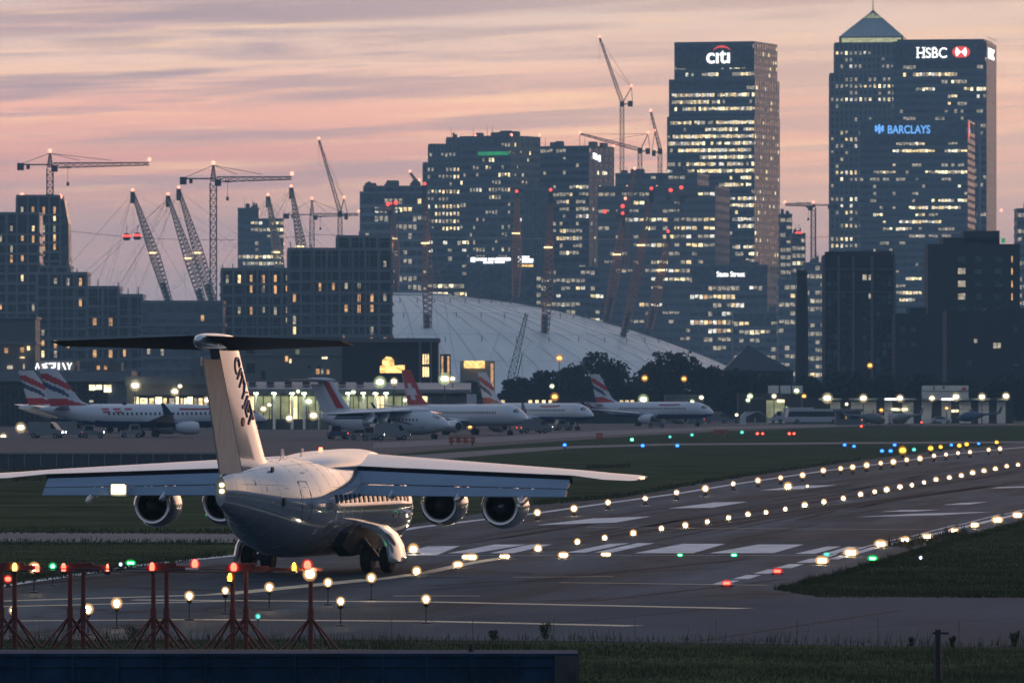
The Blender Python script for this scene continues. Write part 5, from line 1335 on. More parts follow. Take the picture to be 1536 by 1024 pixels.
t, lx, lz = at('glass_lift_tower', 'slim orange-lit glass shaft beside the dark slab building', 'tower', 660, 1800)
MB().box(0, lx(676), 0, 4, 0, lz(531)).build('frame', M['steel'], t)
for x in (662, 671): MB().box(lx(x), lx(x + 3), -.2, -.02, lz(575), lz(534)).build('window', E['w4'], t)
t, lx, lz = at('dome_entrance', 'boxy grey entrance of the dome with an orange-lit canopy', 'entrance building', 690, 2900)
MB().box(0, lx(742), 0, 20, 0, lz(541)).build('wall', M['grey'], t)
MB().box(lx(696), lx(727), -3, -.2, lz(552), lz(541)).build('lit_canopy', E['signorange'], t)
MB().box(lx(736), lx(740), -.6, -.2, lz(600), lz(545)).build('lit_strip', E['w4'], t)

t, lx, lz = at('boarding_pier', 'glass boarding pier with pale roof and green-white lit columns', 'terminal building', 352, 1420)
MB().box(0, lx(700), 0, 14, 0, lz(587)).build('wall', M['glass'], t)
MB().rings([[(lx(346), -2.5, lz(589)), (lx(706), -2.5, lz(589)), (lx(706), 15, lz(587)), (lx(346), 15, lz(587))], [(lx(346), -2.5, lz(583)), (lx(706), -2.5, lz(584)), (lx(706), 15, lz(574)), (lx(346), 15, lz(572))]]).build('roof', M['bandpale'], t)
m = MB()
for x in range(372, 560, 27): m.box(lx(x), lx(x + 11), 3, 7, lz(577), lz(572.5))
m.build('roof_vent', M['steel'], t)
for i, x in enumerate(range(370, 640, 13)):
    e = 'bay' if (i * 7) % 5 else 'w1'
    MB().box(lx(x), lx(x + 11), -.2, -.05, lz(628 if i < 14 else 612), lz(594)).build('window', E[e], t)
for i, x in enumerate((383, 410, 437, 455, 478, 504, 521, 544, 562, 578)):
    MB().box(lx(x - .5), lx(x + 3.5), -1.2, -.6, 0, lz(588)).build('column', M['canvas'], t)
    MB().box(lx(x) - .2, lx(x + 3) + .2, -2.4, -2.0, lz(590.6), lz(589.1)).build('soffit_lamp', E['soffit'], t)
MB().box(lx(352), lx(700), -.6, -.2, lz(594), lz(590)).box(lx(352), lx(640), -.5, -.2, lz(632), lz(629)).build('transom', M['steel'], t)

t, lx, lz = at('site_hoarding', 'long pale green hoarding behind the jet with a white cross on its fin', 'hoarding', 638, 1600)
m = MB()
for k in range(11): m.box(lx(638 + k * 7.0), lx(638 + k * 7.0 + 6.8), 0, .3 + .03 * (k % 2), 0, lz(591))
m.build('panel', M['canvas'], t); MB().box(0, lx(715), .35, .6, 0, lz(593)).build('rail', M['steel'], t)
t, lx, lz = at('cabin_office', 'grey site cabin with lit windows behind the lone airliner', 'cabin', 998, 1680)
MB().box(0, lx(1050), 0, 8, 0, lz(594)).build('wall', M['grey'], t); MB().box(lx(997), lx(1051), -.4, 8.4, lz(594), lz(592)).build('roof', M['bandpale'], t)
for x in (1011, 1017, 1031): MB().box(lx(x), lx(x + 5), -.15, 0, lz(609), lz(603)).build('window', E['w2'], t)
MB().box(lx(1049), lx(1056), 1, 4, 0, lz(596)).build('end_wall', M['bandpale'], t)
t, lx, lz = at('service_shed', 'low shed with a row of amber-lit slots behind the half hidden airliner', 'shed', 740, 1700)
MB().box(0, lx(965), 0, 6, 0, lz(598)).build('wall', M['brickdark'], t)
for x in (744, 752, 793, 803, 813, 823, 930, 938, 946): MB().box(lx(x), lx(x + 5), -.15, 0, lz(604), lz(600)).build('window', E['w1'], t)

# business aviation terminal on the right
t, lx, lz = at('hangar_terminal', 'long low hangar terminal of pale lit bays between dark pillars', 'terminal building', 1205, 1700)
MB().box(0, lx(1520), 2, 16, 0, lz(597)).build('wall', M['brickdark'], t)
m = MB()
for a, b in ((1228, 1262), (1274, 1316), (1326, 1374), (1384, 1454), (1458, 1485), (1496, 1512)): m.box(lx(a), lx(b), -1, 2, lz(600), lz(597))
m.build('canopy', M['bandpale'], t)
for a, b in ((1246, 1261), (1277, 1315), (1327, 1339), (1354, 1371), (1383, 1398), (1413, 1427), (1440, 1457), (1468, 1484), (1496, 1510)):
    MB().box(lx(a), lx(b), 1.6, 1.95, 0, lz(602)).build('bay_panel', M['canvas'], t)
for a, b in ((1327, 1345), (1412, 1430)): MB().box(lx(a), lx(b), -1.3, -1.05, lz(600), lz(597)).build('light_strip', E['sign'], t)
for a, b, y in ((1338, 1352, 612), (1353, 1362, 612), (1428, 1438, 614)): MB().box(lx(a), lx(b), 1.3, 1.55, lz(y + 4), lz(y)).build('window', E['w2'], t)
m = MB().box(lx(1387), lx(1456), 8, 12, lz(597), lz(578)); m.build('roof_screen', M['canvas'], t)
m = MB().box(lx(1387), lx(1456), 7.8, 8, lz(587), lz(586)).box(lx(1403), lx(1405), 7.8, 8, lz(585), lz(579)).box(lx(1417), lx(1420), 7.8, 8, lz(583), lz(579)); m.build('screen_joint', M['steel'], t)
m = MB().box(lx(1446), lx(1452), 7.7, 8, lz(585), lz(581)); m.build('screen_emblem', M['redjet'], t)
t, lx, lz = at('apron_office', 'dark apron office with one green-lit glass room under three roof boxes', 'office building', 1108, 1760)
MB().box(0, lx(1205), 2, 14, 0, lz(590)).build('wall', M['brickdark'], t)
MB().box(lx(1150), lx(1177), 1.6, 1.95, 0, lz(600)).build('glass_room', E['bay'], t)
MB().box(lx(1166), lx(1177), 1.2, 1.55, lz(603), lz(599)).build('window', E['w2'], t)
for a in (1154, 1172, 1190): MB().box(lx(a), lx(a + 15), 4, 9, lz(590), lz(578)).build('roof_box', M['canvas'], t)
MB().box(lx(1120), lx(1146), 1.3, 1.9, lz(598), lz(597)).build('canopy', M['bandpale'], t)

# ================================================================== trees: trunk, limbs, leaf clumps
def tree(label, px, d, ytop, wpx, seed, trunk_r=.35):
    rng = random.Random(seed); s = d / F
    b = W(px, 588, d); b.z = 0; h = H - (ytop - HY) * s; wd = wpx * s / 2
    t = thing('tree', label, 'tree', b, 0, 'trees behind the airfield')
    tr = MB().tube((0, 0, 0), (.2, .1, h * .55), trunk_r, trunk_r * .5, 8)
    cl = []
    for k in range(38):
        a = rng.uniform(0, 6.28); r = wd * math.sqrt(rng.random()) * .82; z = rng.uniform(.18, .92)
        r *= math.sin(math.pi * min(1, .25 + z * .72)) ** .6 * 1.1
        c = Vector((r * math.cos(a), r * math.sin(a) * .7, z * h * .95)); cl.append((c, rng.uniform(.22, .40) * wd + .5))
        if k < 8: tr.tube((.1, .05, h * rng.uniform(.2, .5)), c, trunk_r * .35, .05, 5)
    tr.build('trunk', M['bark'], t)
    m = MB()
    for c, r in cl:
        for _ in range(95):
            v = Vector((rng.gauss(0, 1), rng.gauss(0, 1), rng.gauss(0, 1))).normalized() * r * rng.uniform(.55, 1.12); v.z *= .8
            p = c + v
            if p.z < .3: continue
            if p.z > h: p.z = h - rng.random() * .8
            a = Vector((rng.gauss(0, 1), rng.gauss(0, 1), rng.gauss(0, 1))).normalized() * rng.uniform(.35, .65)
            q = a.orthogonal().normalized() * rng.uniform(.28, .5)
            m.add([p - a, p + q, p + a, p - q], [(0, 1, 2, 3)])
    m.build('crown', M['leaf'], t)
TREES = [(812, 1850, 556, 70, 'smaller rounded tree under the right mast foot of the dome'), (775, 1900, 566, 50, 'low tree at the foot of the mobile crane'), (900, 1900, 528, 108, 'biggest round-headed tree before the dome'), (855, 1950, 545, 60, 'tree shouldering the left flank of the biggest round tree'),
         (1010, 1900, 527, 96, 'broad tree whose crown covers the dome rim'), (975, 1960, 545, 60, 'small tree in the dip between the two big crowns'), (1062, 1900, 548, 60, 'tree at the tip of the dome rim'), (1110, 1880, 553, 66, 'tree under the hipped roof'), (1160, 1870, 560, 70, 'tree in front of the chimney foot'), (1215, 1860, 562, 60, 'tree between chimney and comb-roofed mill'),
         (1270, 1820, 556, 74, 'tree at the left half of the mill foot'), (1330, 1820, 562, 70, 'tree at the right corner of the comb-roofed mill'), (1385, 1830, 560, 70, 'tree before the low mill annex'), (1440, 1820, 566, 70, 'tree behind the pale roof screen'), (1500, 1820, 562, 76, 'tree behind the last hangar bay'), (1560, 1820, 558, 70, 'tree cut by the right border'),
         (700, 2000, 572, 60, 'low tree beside the dome entrance'), (940, 1800, 575, 80, 'low bushy tree behind the lone airliner tail')]
for i, (px, d, yt, wp, lab) in enumerate(TREES): tree('dark leafy ' + lab, px, d, yt, wp, 200 + i)
# ================================================================== lamps
def ball(z, r, sx=1.0):
    return MB().rings([[(sx * rr * math.cos(2 * math.pi * k / 18), rr * math.sin(2 * math.pi * k / 18), z + r * math.cos(a)) for k in range(18)] for a, rr in [(R(v), r * math.sin(R(v))) for v in (2, 22, 45, 67, 90, 112, 135, 158, 178)]])
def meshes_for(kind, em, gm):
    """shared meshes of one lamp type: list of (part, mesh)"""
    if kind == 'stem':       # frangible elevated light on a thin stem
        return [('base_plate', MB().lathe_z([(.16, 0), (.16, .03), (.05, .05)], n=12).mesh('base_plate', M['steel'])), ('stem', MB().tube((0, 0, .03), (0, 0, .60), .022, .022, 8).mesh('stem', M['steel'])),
                ('lamp_housing', MB().lathe_z([(.05, .56), (.10, .62), (.11, .68)], n=12).mesh('lamp_housing', M['steel'])), ('bulb', MB().lathe_z([(.05, .69), (.08, .74), (.115, .82), (.08, .90), (.03, .93)], n=14).mesh('bulb', em, 60)), ('halo_shell', ball(.82, .27).mesh('halo_shell', gm, 80))]
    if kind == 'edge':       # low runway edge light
        return [('lamp_housing', MB().lathe_z([(.16, 0), (.15, .10), (.07, .14), (.06, .24), (.12, .27)], n=12).mesh('lamp_housing', M['steel'])), ('bulb', MB().lathe_z([(.06, .275), (.10, .31), (.135, .40), (.10, .49), (.04, .52)], n=14).mesh('bulb', em, 60)), ('halo_shell', ball(.40, .31).mesh('halo_shell', gm, 80))]
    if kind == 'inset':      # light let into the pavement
        return [('lamp_housing', MB().lathe_z([(.24, 0), (.22, .04), (.12, .07)], n=14).mesh('lamp_housing', M['steel'])), ('bulb', MB().lathe_z([(.09, .071), (.125, .10), (.125, .19), (.08, .25), (.02, .26)], n=12).mesh('bulb', em, 60)), ('halo_shell', ball(.16, .29).mesh('halo_shell', gm, 80))]
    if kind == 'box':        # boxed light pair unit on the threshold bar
        return [('lamp_housing', MB().box(-.26, .26, -.1, .14, 0, .06).mesh('lamp_housing', M['steel'])), ('bulb', MB().box(-.19, .19, -.09, .1, .065, .22).mesh('bulb', em)), ('halo_shell', ball(.15, .28, 1.45).mesh('halo_shell', gm, 80))]
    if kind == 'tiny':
        return [('lamp_housing', MB().lathe_z([(.12, 0), (.12, .25), (.2, .3)], n=8).mesh('lamp_housing', M['steel'])), ('bulb', MB().lathe_z([(.1, .305), (.22, .38), (.22, .56), (.1, .64)], n=10).mesh('bulb', em, 60)), ('halo_shell', ball(.47, .42).mesh('halo_shell', gm, 80))]
LM = {}; LR = random.Random(77)
def lamp(name, label, cat, group, kind, ek, px, py, k=1.0):
    key = (kind, ek)
    if key not in LM: LM[key] = meshes_for(kind, E[ek], GL[ek])
    zc = {'stem': .83, 'edge': .42, 'inset': .16, 'box': .16, 'tiny': .48}[kind] * k
    t = thing(name, label, cat, (0, 0, 0), 0, group)
    p = G(px, py, zc); p.z = .008; t.location = p; kr = LR.uniform(.62, .90)
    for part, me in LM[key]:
        o = link(part, me, t); q = k * kr if part in ('bulb', 'halo_shell') else k; o.scale = (q, q, q); o.location.z = zc * (1 - q / k)
    t.rotation_euler = (0, 0, LR.uniform(0, 6.28) if kind != 'box' else LR.uniform(-.25, .25))
    return t
CL = [(807, 822), (866, 812), (907, 806), (950, 799), (992, 792), (1028, 787), (1061, 782), (1093, 776), (1122, 771), (1149, 768), (1178, 763), (1207, 757), (1236, 752), (1265, 747), (1291, 741), (1312, 737), (1330, 734), (1350, 730), (1368, 727), (1386, 723), (1404, 719), (1424, 716), (1442, 713), (1459, 709), (1476, 706), (1493, 703), (1510, 699), (1527, 697)]
for i, (x, y) in enumerate(CL): lamp('centreline_light', f'warm white centreline light in the paving, {ORD[i]} beyond the wheels of the taxiing jet', 'runway light', 'runway centreline lights', 'inset', 'rwy' if y > 720 else 'rwyfar', x, y, .92 if y > 760 else 1.1 if y > 720 else 1.25)
FE = [(806, 768), (861, 762), (912, 753), (968, 747), (1015, 738), (1058, 732), (1100, 725), (1137, 720), (1171, 716), (1204, 712), (1235, 705), (1261, 702), (1279, 700), (1300, 697), (1321, 694), (1340, 692), (1360, 689), (1380, 687), (1401, 683), (1419, 681), (1437, 679), (1455, 677.5), (1483, 674), (1500, 672.5)]
for i, (x, y) in enumerate(FE): lamp('edge_light', f'warm white light along the far runway edge, {ORD[i]} past the outer right engine', 'runway light', 'far runway edge lights', 'edge', 'rwy' if y > 720 else 'rwyfar', x, y, .95 if y > 740 else 1.12 if y > 700 else 1.35)
NE_ = [(1233, 840), (1276, 828), (1321, 815), (1357, 809), (1391, 804), (1431, 795), (1462, 787), (1496, 779), (1526, 772)]
for i, (x, y) in enumerate(NE_): lamp('edge_light', f'warm white boxy light on the near runway edge, {ORD[i]} after the two red lights', 'runway light', 'near runway edge lights', 'box', 'rwy', x, y, 1.05)
for (x, y, lab) in ((1090, 874, 'red runway end light on the first white dash'), (1166, 856, 'red runway end light near the last white dash')): lamp('runway_end_light', lab, 'runway light', 'red runway end lights', 'box', 'lred', x, y, .8)
for i, (x, y, k, kk) in enumerate(((620, 823, 'inset', 1.3), (625, 856, 'inset', .9), (687, 846, 'box', .75), (699, 835, 'box', .8), (708, 835, 'box', .8), (754, 834, 'box', .6), (759, 834, 'box', .6), (845, 832, 'box', .8), (906, 831, 'box', .55), (911, 831, 'box', .55))):
    lamp('threshold_light', f'bright warm white threshold light, {ORD[i]} to the right of the right main wheels', 'runway light', 'threshold bar lights', k, 'rwy', x, y, kk)
for i, (x, y, e) in enumerate(((1020, 832, 'lgreen'), (1101, 832, 'lgreen'), (1240, 831, 'lteal'))): lamp('threshold_light', f'small green threshold light, {ORD[i]} along the row of white bars', 'runway light', 'green threshold lights', 'box', e, x, y, .5)
lamp('threshold_light', 'large green light in the grass edge lighting up the blades round it', 'runway light', None, 'box', 'lgreen', 1309, 837, .75)
lamp('marker_light', 'small blue-white light on a thin stem in the right grass', 'runway light', None, 'stem', 'lwhite', 1381, 836, .55)
ST = [(20, 915, 'left of and behind the second red stand leg', 'lwhite'), (132, 913, 'right behind the second red stand', 'lwhite'), (175, 904, 'in the gap after the second red stand', 'rwy'), (284, 893, 'between the third and fourth red stands', 'rwy'), (338, 885, 'just left of the fourth red stand', 'rwy'), (404, 880, 'midway between the fourth and the single-post stand', 'rwy'), (492, 873, 'right behind the single-post stand', 'rwy'),
      (511, 901, 'first clear of the red stands on its right', 'rwy'), (557, 866, 'below the right main wheels of the taxiing jet', 'rwy'), (639, 898, 'nearest one, alone on the open paving', 'rwy')]
for x, y, lab, e in ST: lamp('stem_light', 'bright warm lamp on a thin stem, ' + lab, 'runway light', 'lamps on stems before the jet', 'stem', 'rwy', x, y, .85)
lamp('stem_light', 'bright warm lamp standing in the grass left of the second red stand', 'runway light', 'lamps on stems before the jet', 'stem', 'rwy', 51, 851, 1.0)
lamp('marker_light', 'green lamp in the grass between the first two red stands', 'runway light', None, 'stem', 'lgreen', 79, 849, .8)
lamp('marker_light', 'pale blue lamp in the grass between the second and third red stands', 'runway light', None, 'stem', 'lwhite', 181, 846, .5)
lamp('marker_light', 'green flat lamp just left of the third red stand', 'runway light', None, 'box', 'lgreen', 196, 844, .7)
lamp('marker_light', 'tiny teal lamp on a stake before the paving, right of the fourth red stand', 'runway light', None, 'stem', 'lteal', 387, 924, .45)
lamp('marker_light', 'small red lamp at the bottom of the first red stand', 'runway light', None, 'tiny', 'lred', 12, 868, .6)
lamp('landing_zone_light', 'single warm light short of the third touchdown bar', 'runway light', 'lights on the touchdown bars', 'inset', 'rwy', 1182, 729, 1.5)
lamp('landing_zone_light', 'faint warm light on the third touchdown bar', 'runway light', 'lights on the touchdown bars', 'inset', 'rwyfar', 1211, 729, .9)
TW = [(847, 667, 'lblue', 'blue', 'left end of the far taxiway'), (964, 668, 'lblue', 'blue', 'on the far taxiway below the lone airliner'), (1016, 668, 'lblue', 'blue', 'on the far taxiway below the lone airliner nose'), (948, 659, 'lgreen', 'green', 'on the apron edge under the lone airliner wing'), (1038, 652, 'lteal', 'pale green', 'on the apron edge under the lone airliner nose'),
      (1090, 650, 'lteal', 'teal', 'left one of two beside the red marker board'), (1113, 648, 'lteal', 'teal', 'right one of two beside the red marker board'), (1136, 650, 'lred', 'red', 'left half of the first red pair'), (1144, 650, 'lred', 'red', 'right half of the first red pair'), (1184, 650, 'lred', 'red', 'left half of the second red pair'), (1191, 650, 'lred', 'red', 'right half of the second red pair'),
      (1267, 667, 'lblue', 'dim blue', 'start of the far right row of colours'), (1281, 669, 'lblue', 'blue', 'second in the far right row of colours'), (1323, 676, 'lblue', 'blue', 'lower left of a close blue pair'), (1336, 676, 'lblue', 'blue', 'lower right of a close blue pair'), (1342, 667, 'lblue', 'blue', 'above the close blue pair'), (1371, 674, 'lteal', 'teal', 'right of the biggest yellow light'),
      (1427, 667, 'lblue', 'blue', 'between two groups of yellow lights'), (1468, 665, 'lblue', 'blue', 'before the last yellow light'), (1292, 639, 'lred', 'red', 'at the apron edge before the hangar bays'), (1382, 633, 'lred', 'red', 'beside the white helicopter'), (1005, 655, 'lteal', 'pale teal', 'in front of the lone airliner')]
for x, y, e, cname, lab in TW: lamp('taxiway_light', f'small {cname} taxiway light, {lab}', 'taxiway light', 'coloured taxiway lights', 'tiny', e, x, y, 1.0)
for i, (x, y, k) in enumerate(((1354, 675, 1.6), (1396, 672, 1.4), (1411, 670, 1.2), (1439, 668, 1.2), (1450, 666, 1.3), (1495, 663, 1.3))): lamp('guard_light', f'round yellow guard light at the far runway end, {ORD[i]} of six', 'taxiway light', 'yellow guard lights', 'tiny', 'lyellow', x, y, k * .95)
# floodlights and street lamps of the apron
def flood(label, px, py, d, ek='flood', r=.45, pole=True, arm=0):
    b = W(px, py, d); z = b.z; b.z = 0
    t = thing('apron_floodlight', label, 'floodlight', b, 0, 'apron floodlights')
    MB().tube((arm, .35, 0), (arm, .35, z + .1), .12, .07, 8).bar((arm, .35, z + .15), (0, 0, z + .32), .12).build('pole', M['steel'], t)
    MB().box(-r * 1.3, r * 1.3, -r * .5, r * .7, z + r * .75, z + r * .95).build('lamp_head', M['steel'], t)
    MB().lathe_z([(r * .3, -r * .5), (r * .75, -r * .3), (r * .85, 0), (r * .7, r * .4), (r * .4, r * .6)], (0, 0, z), 14).build('bulb', E[ek], t, 60)
    ball(z, r * 1.8).build('halo_shell', GL[ek], t, 80)
FL = [(447, 587, 1416, 'floodg', .3, 'small lamp under the pier roof, third to the right of the T-tail fin'), (404, 607, 1400, 'flood', .3, 'small double lamp on the pier front right of the T-tail fin'), (372, 620, 1395, 'flood', .35, 'low lamp close to the right edge of the T-tail fin'), (530, 588, 1416, 'floodg', .35, 'added lamp under the pier roof right of the pier jet fin'), (608, 600, 1416, 'floodg', .35, 'added lamp at the end of the pier behind the red tail fin'), (5, 655, 1180, 'flood', .4, 'added low lamp cut by the left border'), (120, 646, 1280, 'lorange', .35, 'added small amber lamp under the belly of the long airliner'), (330, 652, 1190, 'flood', .3, 'small lamp ahead of the long airliner engine'), (705, 640, 1330, 'lorange', .3, 'added small amber lamp under the jet with a white cross'), (740, 634, 1420, 'lorange', .35, 'added amber lamp beneath the half hidden airliner tail'), (862, 622, 1600, 'flood', .35, 'added lamp between the half hidden and the lone airliner'), (1105, 622, 1690, 'flood', .3, 'added lamp right of the lone airliner nose'), (1180, 612, 1740, 'floodg', .3, 'added small lamp right of the green glass room'), (1270, 606, 1697, 'flood', .3, 'added small lamp under the first hangar canopy'), (1420, 612, 1697, 'lorange', .3, 'added small amber lamp inside the bays under the roof screen'), (203, 578, 1497, 'flood', .75, 'wide lamp at the left end of the yellow window row'), (262, 587, 1497, 'flood', .6, 'lower lamp above the yellow window row'), (270, 579, 1480, 'flood', .35, 'small upper lamp above the yellow window row'), (88, 611, 1290, 'lorange', .6, 'orange-white lamp before the left tail fins'), (31, 641, 1290, 'flood', .6, 'low lamp at the left border by the tail fin'),  # lamps labelled added are put in to brighten the apron
      (311, 600, 1440, 'flood', .5, 'tall narrow lamp just left of the white T-tail fin'), (395, 613, 1415, 'flood', .45, 'double lamp on the pier front right of the T-tail fin'), (434, 627, 1380, 'flood', .5, 'lamp low before the middle of the pier'), (463, 602, 1400, 'floodg', .55, 'upper lamp left of the jet at the pier'), (470, 623, 1390, 'flood', .6, 'warm lamp behind the tail of the jet at the pier'), (490, 616, 1390, 'flood', .6, 'lamp close to the fin of the jet at the pier'),
      (480, 602, 1400, 'floodg', .4, 'slim lamp between two lamps left of the pier jet'), (570, 573, 1400, 'floodg', .75, 'big greenish lamp under the orange picture sign'), (591, 572, 1400, 'flood', .5, 'smaller lamp right under the orange picture sign'), (667, 568, 1380, 'floodg', .75, 'broad greenish lamp on the pole before the dome'), (679, 568, 1420, 'flood', .4, 'small lamp to the right of the pole lamp before the dome'),
      (839, 537, 1750, 'lorange', .6, 'amber lamp against the dome between its masts'), (828, 579, 1700, 'floodg', .4, 'greenish lamp below the amber dome lamp'), (832, 595, 1650, 'lorange', .6, 'deep amber lamp behind the half hidden airliner'), (967, 567, 1800, 'lorange', .55, 'amber street lamp among the big dark trees'), (1026, 568, 1800, 'lorange', .5, 'amber street lamp at the right edge of the big dark trees'), (965, 599, 1640, 'floodg', .75, 'strong greenish lamp above the lone airliner'),
      (1052, 596, 1640, 'flood', .4, 'lamp at the cabin end wall'), (1038, 603, 1677, 'floodg', .45, 'lamp at the cabin front'), (1125, 594, 1757.5, 'floodg', .5, 'upper lamp left of the green glass room'), (1122, 600, 1757.5, 'floodg', .4, 'lower lamp left of the green glass room'), (1161, 594, 1757.5, 'flood', .45, 'lamp right over the green glass room'), (1195, 586, 1757.5, 'floodg', .5, 'high lamp on the three roof boxes'),
      (1206, 594, 1720, 'lorange', .4, 'small amber lamp right of the three roof boxes'), (1241, 597, 1697.5, 'flood', .8, 'brightest lamp on the tall thin mast before the hangar bays'), (1295, 597, 1697.5, 'flood', .65, 'lamp over the second hangar bay'), (1350, 597, 1697.5, 'flood', .6, 'lamp right of the white light strip'), (1398, 597, 1697.5, 'flood', .5, 'lamp under the left part of the roof screen'), (1434, 595, 1697.5, 'flood', .65, 'lamp under the right part of the roof screen'),
      (1473, 595, 1697.5, 'flood', .6, 'lamp on the second last hangar bay'), (1509, 594, 1697.5, 'flood', .6, 'lamp on the last hangar bay'), (1305, 548, 1850, 'lorange', .5, 'amber street lamp in front of the comb-roofed mill'), (1322, 615, 1650, 'lorange', .35, 'low orange lamp between the helicopters'), (583, 367, 3600, 'lorange', 1.6, 'large lamp at the corner of the half-built flats')]
for x, y, d, e, r, lab in FL: flood(lab, x, y, d, e, r)

# ================================================================== vehicles on the apron
def wheels(t, xs, y, r, w_=.25):
    for x in xs:
        for s2 in (-1, 1):
            o = MB().tube((x, s2 * y - w_ / 2, r), (x, s2 * y + w_ / 2, r), r, r, 14).build('wheel', M['rubber'], t)
            MB().tube((x, s2 * y - w_ / 2 - .01, r), (x, s2 * y + w_ / 2 + .01, r), r * .5, r * .5, 10).build('wheel_hub', M['hub'], o)
def van(label, px, py, d, mat='vanwhite', kind='van', rot=0.0, lit=False):
    b = W(px, py, d); b.z = 0.004
    nm = {'van': ('parked_van', 'van'), 'truck': ('service_truck', 'truck'), 'car': ('parked_car', 'car'), 'tug': ('baggage_tug', 'tug'), 'bus': ('apron_bus', 'bus')}[kind]
    t = thing(nm[0], label, nm[1], b, rot, 'vehicles on the apron')
    if kind == 'van': prof = [(-2.6, .4), (2.6, .4), (2.7, 1.0), (1.9, 1.3), (1.2, 2.15), (.9, 2.3), (-2.5, 2.3), (-2.65, 1.8)]; wn = [(1.05, 1.35), (1.75, 1.35), (1.2, 2.05), (.9, 2.05)]; yw = .95; xs = (-1.7, 1.7); r = .36
    elif kind == 'car': prof = [(-2.1, .35), (2.1, .35), (2.2, .75), (1.2, .95), (.5, 1.42), (-1.1, 1.45), (-2.0, 1.0), (-2.15, .7)]; wn = [(-1.6, 1.0), (1.0, .98), (.4, 1.36), (-1.0, 1.38)]; yw = .85; xs = (-1.35, 1.35); r = .32
    elif kind == 'truck': prof = [(-4, .7), (4, .7), (4.1, 1.6), (3.7, 2.6), (2.6, 2.7), (2.5, 1.2), (2.3, 3.4), (-4, 3.4)]; wn = [(2.8, 1.7), (3.8, 1.7), (3.6, 2.45), (2.8, 2.5)]; yw = 1.2; xs = (-2.8, -1.7, 3.0); r = .48
    elif kind == 'bus': prof = [(-6, .4), (6, .4), (6.1, 1.4), (5.8, 3.0), (5.5, 3.1), (-6, 3.1)]; wn = [(-5.5, 1.5), (5.9, 1.5), (5.6, 2.6), (-5.5, 2.6)]; yw = 1.3; xs = (-3.8, 4.0); r = .48
    else: prof = [(-1.6, .4), (1.5, .4), (1.5, 1.0), (.2, 1.05), (.1, 1.9), (-1.2, 1.9), (-1.3, 1.1), (-1.6, 1.0)]; wn = [(-1.1, 1.15), (.0, 1.15), (0, 1.75), (-1.1, 1.75)]; yw = .75; xs = (-1.1, 1.0); r = .34
    MB().prism(prof, -yw, yw).build('body', M[mat], t)
    for s2 in (-1, 1): MB().prism(wn, s2 * (yw + .005) - .012, s2 * (yw + .005) + .012).build('side_window', M['glassdark'], t)
    wheels(t, xs, yw - .08, r)
    xf = max(p[0] for p in prof)
    for s2 in (-1, 1):
        MB().box(xf - .08, xf + .03, s2 * yw * .7 - .14, s2 * yw * .7 + .14, .75, .95).build('headlight', E['lwhite'] if lit else M['canvas'], t)
        MB().box(min(p[0] for p in prof) - .03, min(p[0] for p in prof) + .05, s2 * yw * .8 - .1, s2 * yw * .8 + .1, .8, 1.0).build('tail_light', E['red'] if lit else M['redjet'], t)
    return t
for a in (('white van with a rounded nose under the long airliner', 104, 653, 1165, 'vanwhite', 'van', .2), ('white van at the rear of the long airliner', 70, 656, 1150, 'vanwhite', 'van', -.3, True), ('dark baggage tug by the long airliner wheels', 140, 657, 1150, 'vangrey', 'tug', 0, True), ('pale baggage tug by the long airliner engine', 196, 653, 1165, 'vanwhite', 'tug', 3.3),
          ('white van beneath the nose of the pier jet', 585, 660, 1100, 'vanwhite', 'van', .4, True), ('grey tug under the belly of the pier jet', 560, 661, 1090, 'vangrey', 'tug', 0, True),
          ('blue tug at the rear of the pier jet', 508, 659, 1130, 'vanblue', 'tug', .3), ('white car at the tail of the pier jet', 545, 660, 1110, 'vanwhite', 'car', 0, True), ('grey van at the nose of the jet with a white cross', 800, 651, 1290, 'vangrey', 'van', .5, True), ('white tug beneath the half hidden airliner', 815, 650, 1330, 'vanwhite', 'tug', 0, True), ('dark tug behind the half hidden airliner nose', 845, 647, 1380, 'vangrey', 'tug', .4),
          ('grey tug under the wing of the lone airliner', 985, 640, 1480, 'vangrey', 'tug', 0), ('dark van at the nose of the lone airliner', 1075, 633, 1700, 'vangrey', 'van', 0, True), ('dark car right of the lone airliner nose', 1095, 633, 1700, 'vangrey', 'car', 0), ('white van right of the white tent', 1172, 633, 1690, 'vanpale', 'van', 3.1), ('white box truck between tent and grey hut', 1192, 633, 1680, 'vanpale', 'truck', 3.1),
          ('white minibus parked against the grey hut', 1222, 633, 1670, 'vanpale', 'bus', 3.3), ('dark grey car before the second hangar bay', 1308, 633, 1640, 'vangrey', 'car', 0, True), ('white van in front of the lit hangar bay', 1345, 633, 1640, 'vanpale', 'van', 1.2), ('white car by the blue-grey helicopter', 1412, 630, 1690, 'vanpale', 'car', 0)): van(*a)
t, lx, lz = at('canvas_tent', 'white canvas tent with open front beside the apron', 'tent', 1111, 1620)
MB().prism([(0, 0), (0, lz(624)), (lx(1118), lz(617.5)), (lx(1134), lz(617.5)), (lx(1134), lz(617.5) - .02), (lx(1119), lz(625)), (lx(1119), 0)], 0, 5).build('gable', M['canvas'], t)
MB().rings([[(lx(1119), -.2, lz(618)), (lx(1119), 5.2, lz(618)), (lx(1119), 5.2, lz(618) + .08), (lx(1119), -.2, lz(618) + .08)], [(lx(1139), -.2, lz(617.5)), (lx(1139), 5.2, lz(617.5)), (lx(1139), 5.2, lz(617.5) + .08), (lx(1139), -.2, lz(617.5) + .08)], [(lx(1153), -.4, lz(627)), (lx(1153), 5.4, lz(627)), (lx(1153), 5.4, lz(627) + .08), (lx(1153), -.4, lz(627) + .08)]]).build('roof', M['canvas'], t)
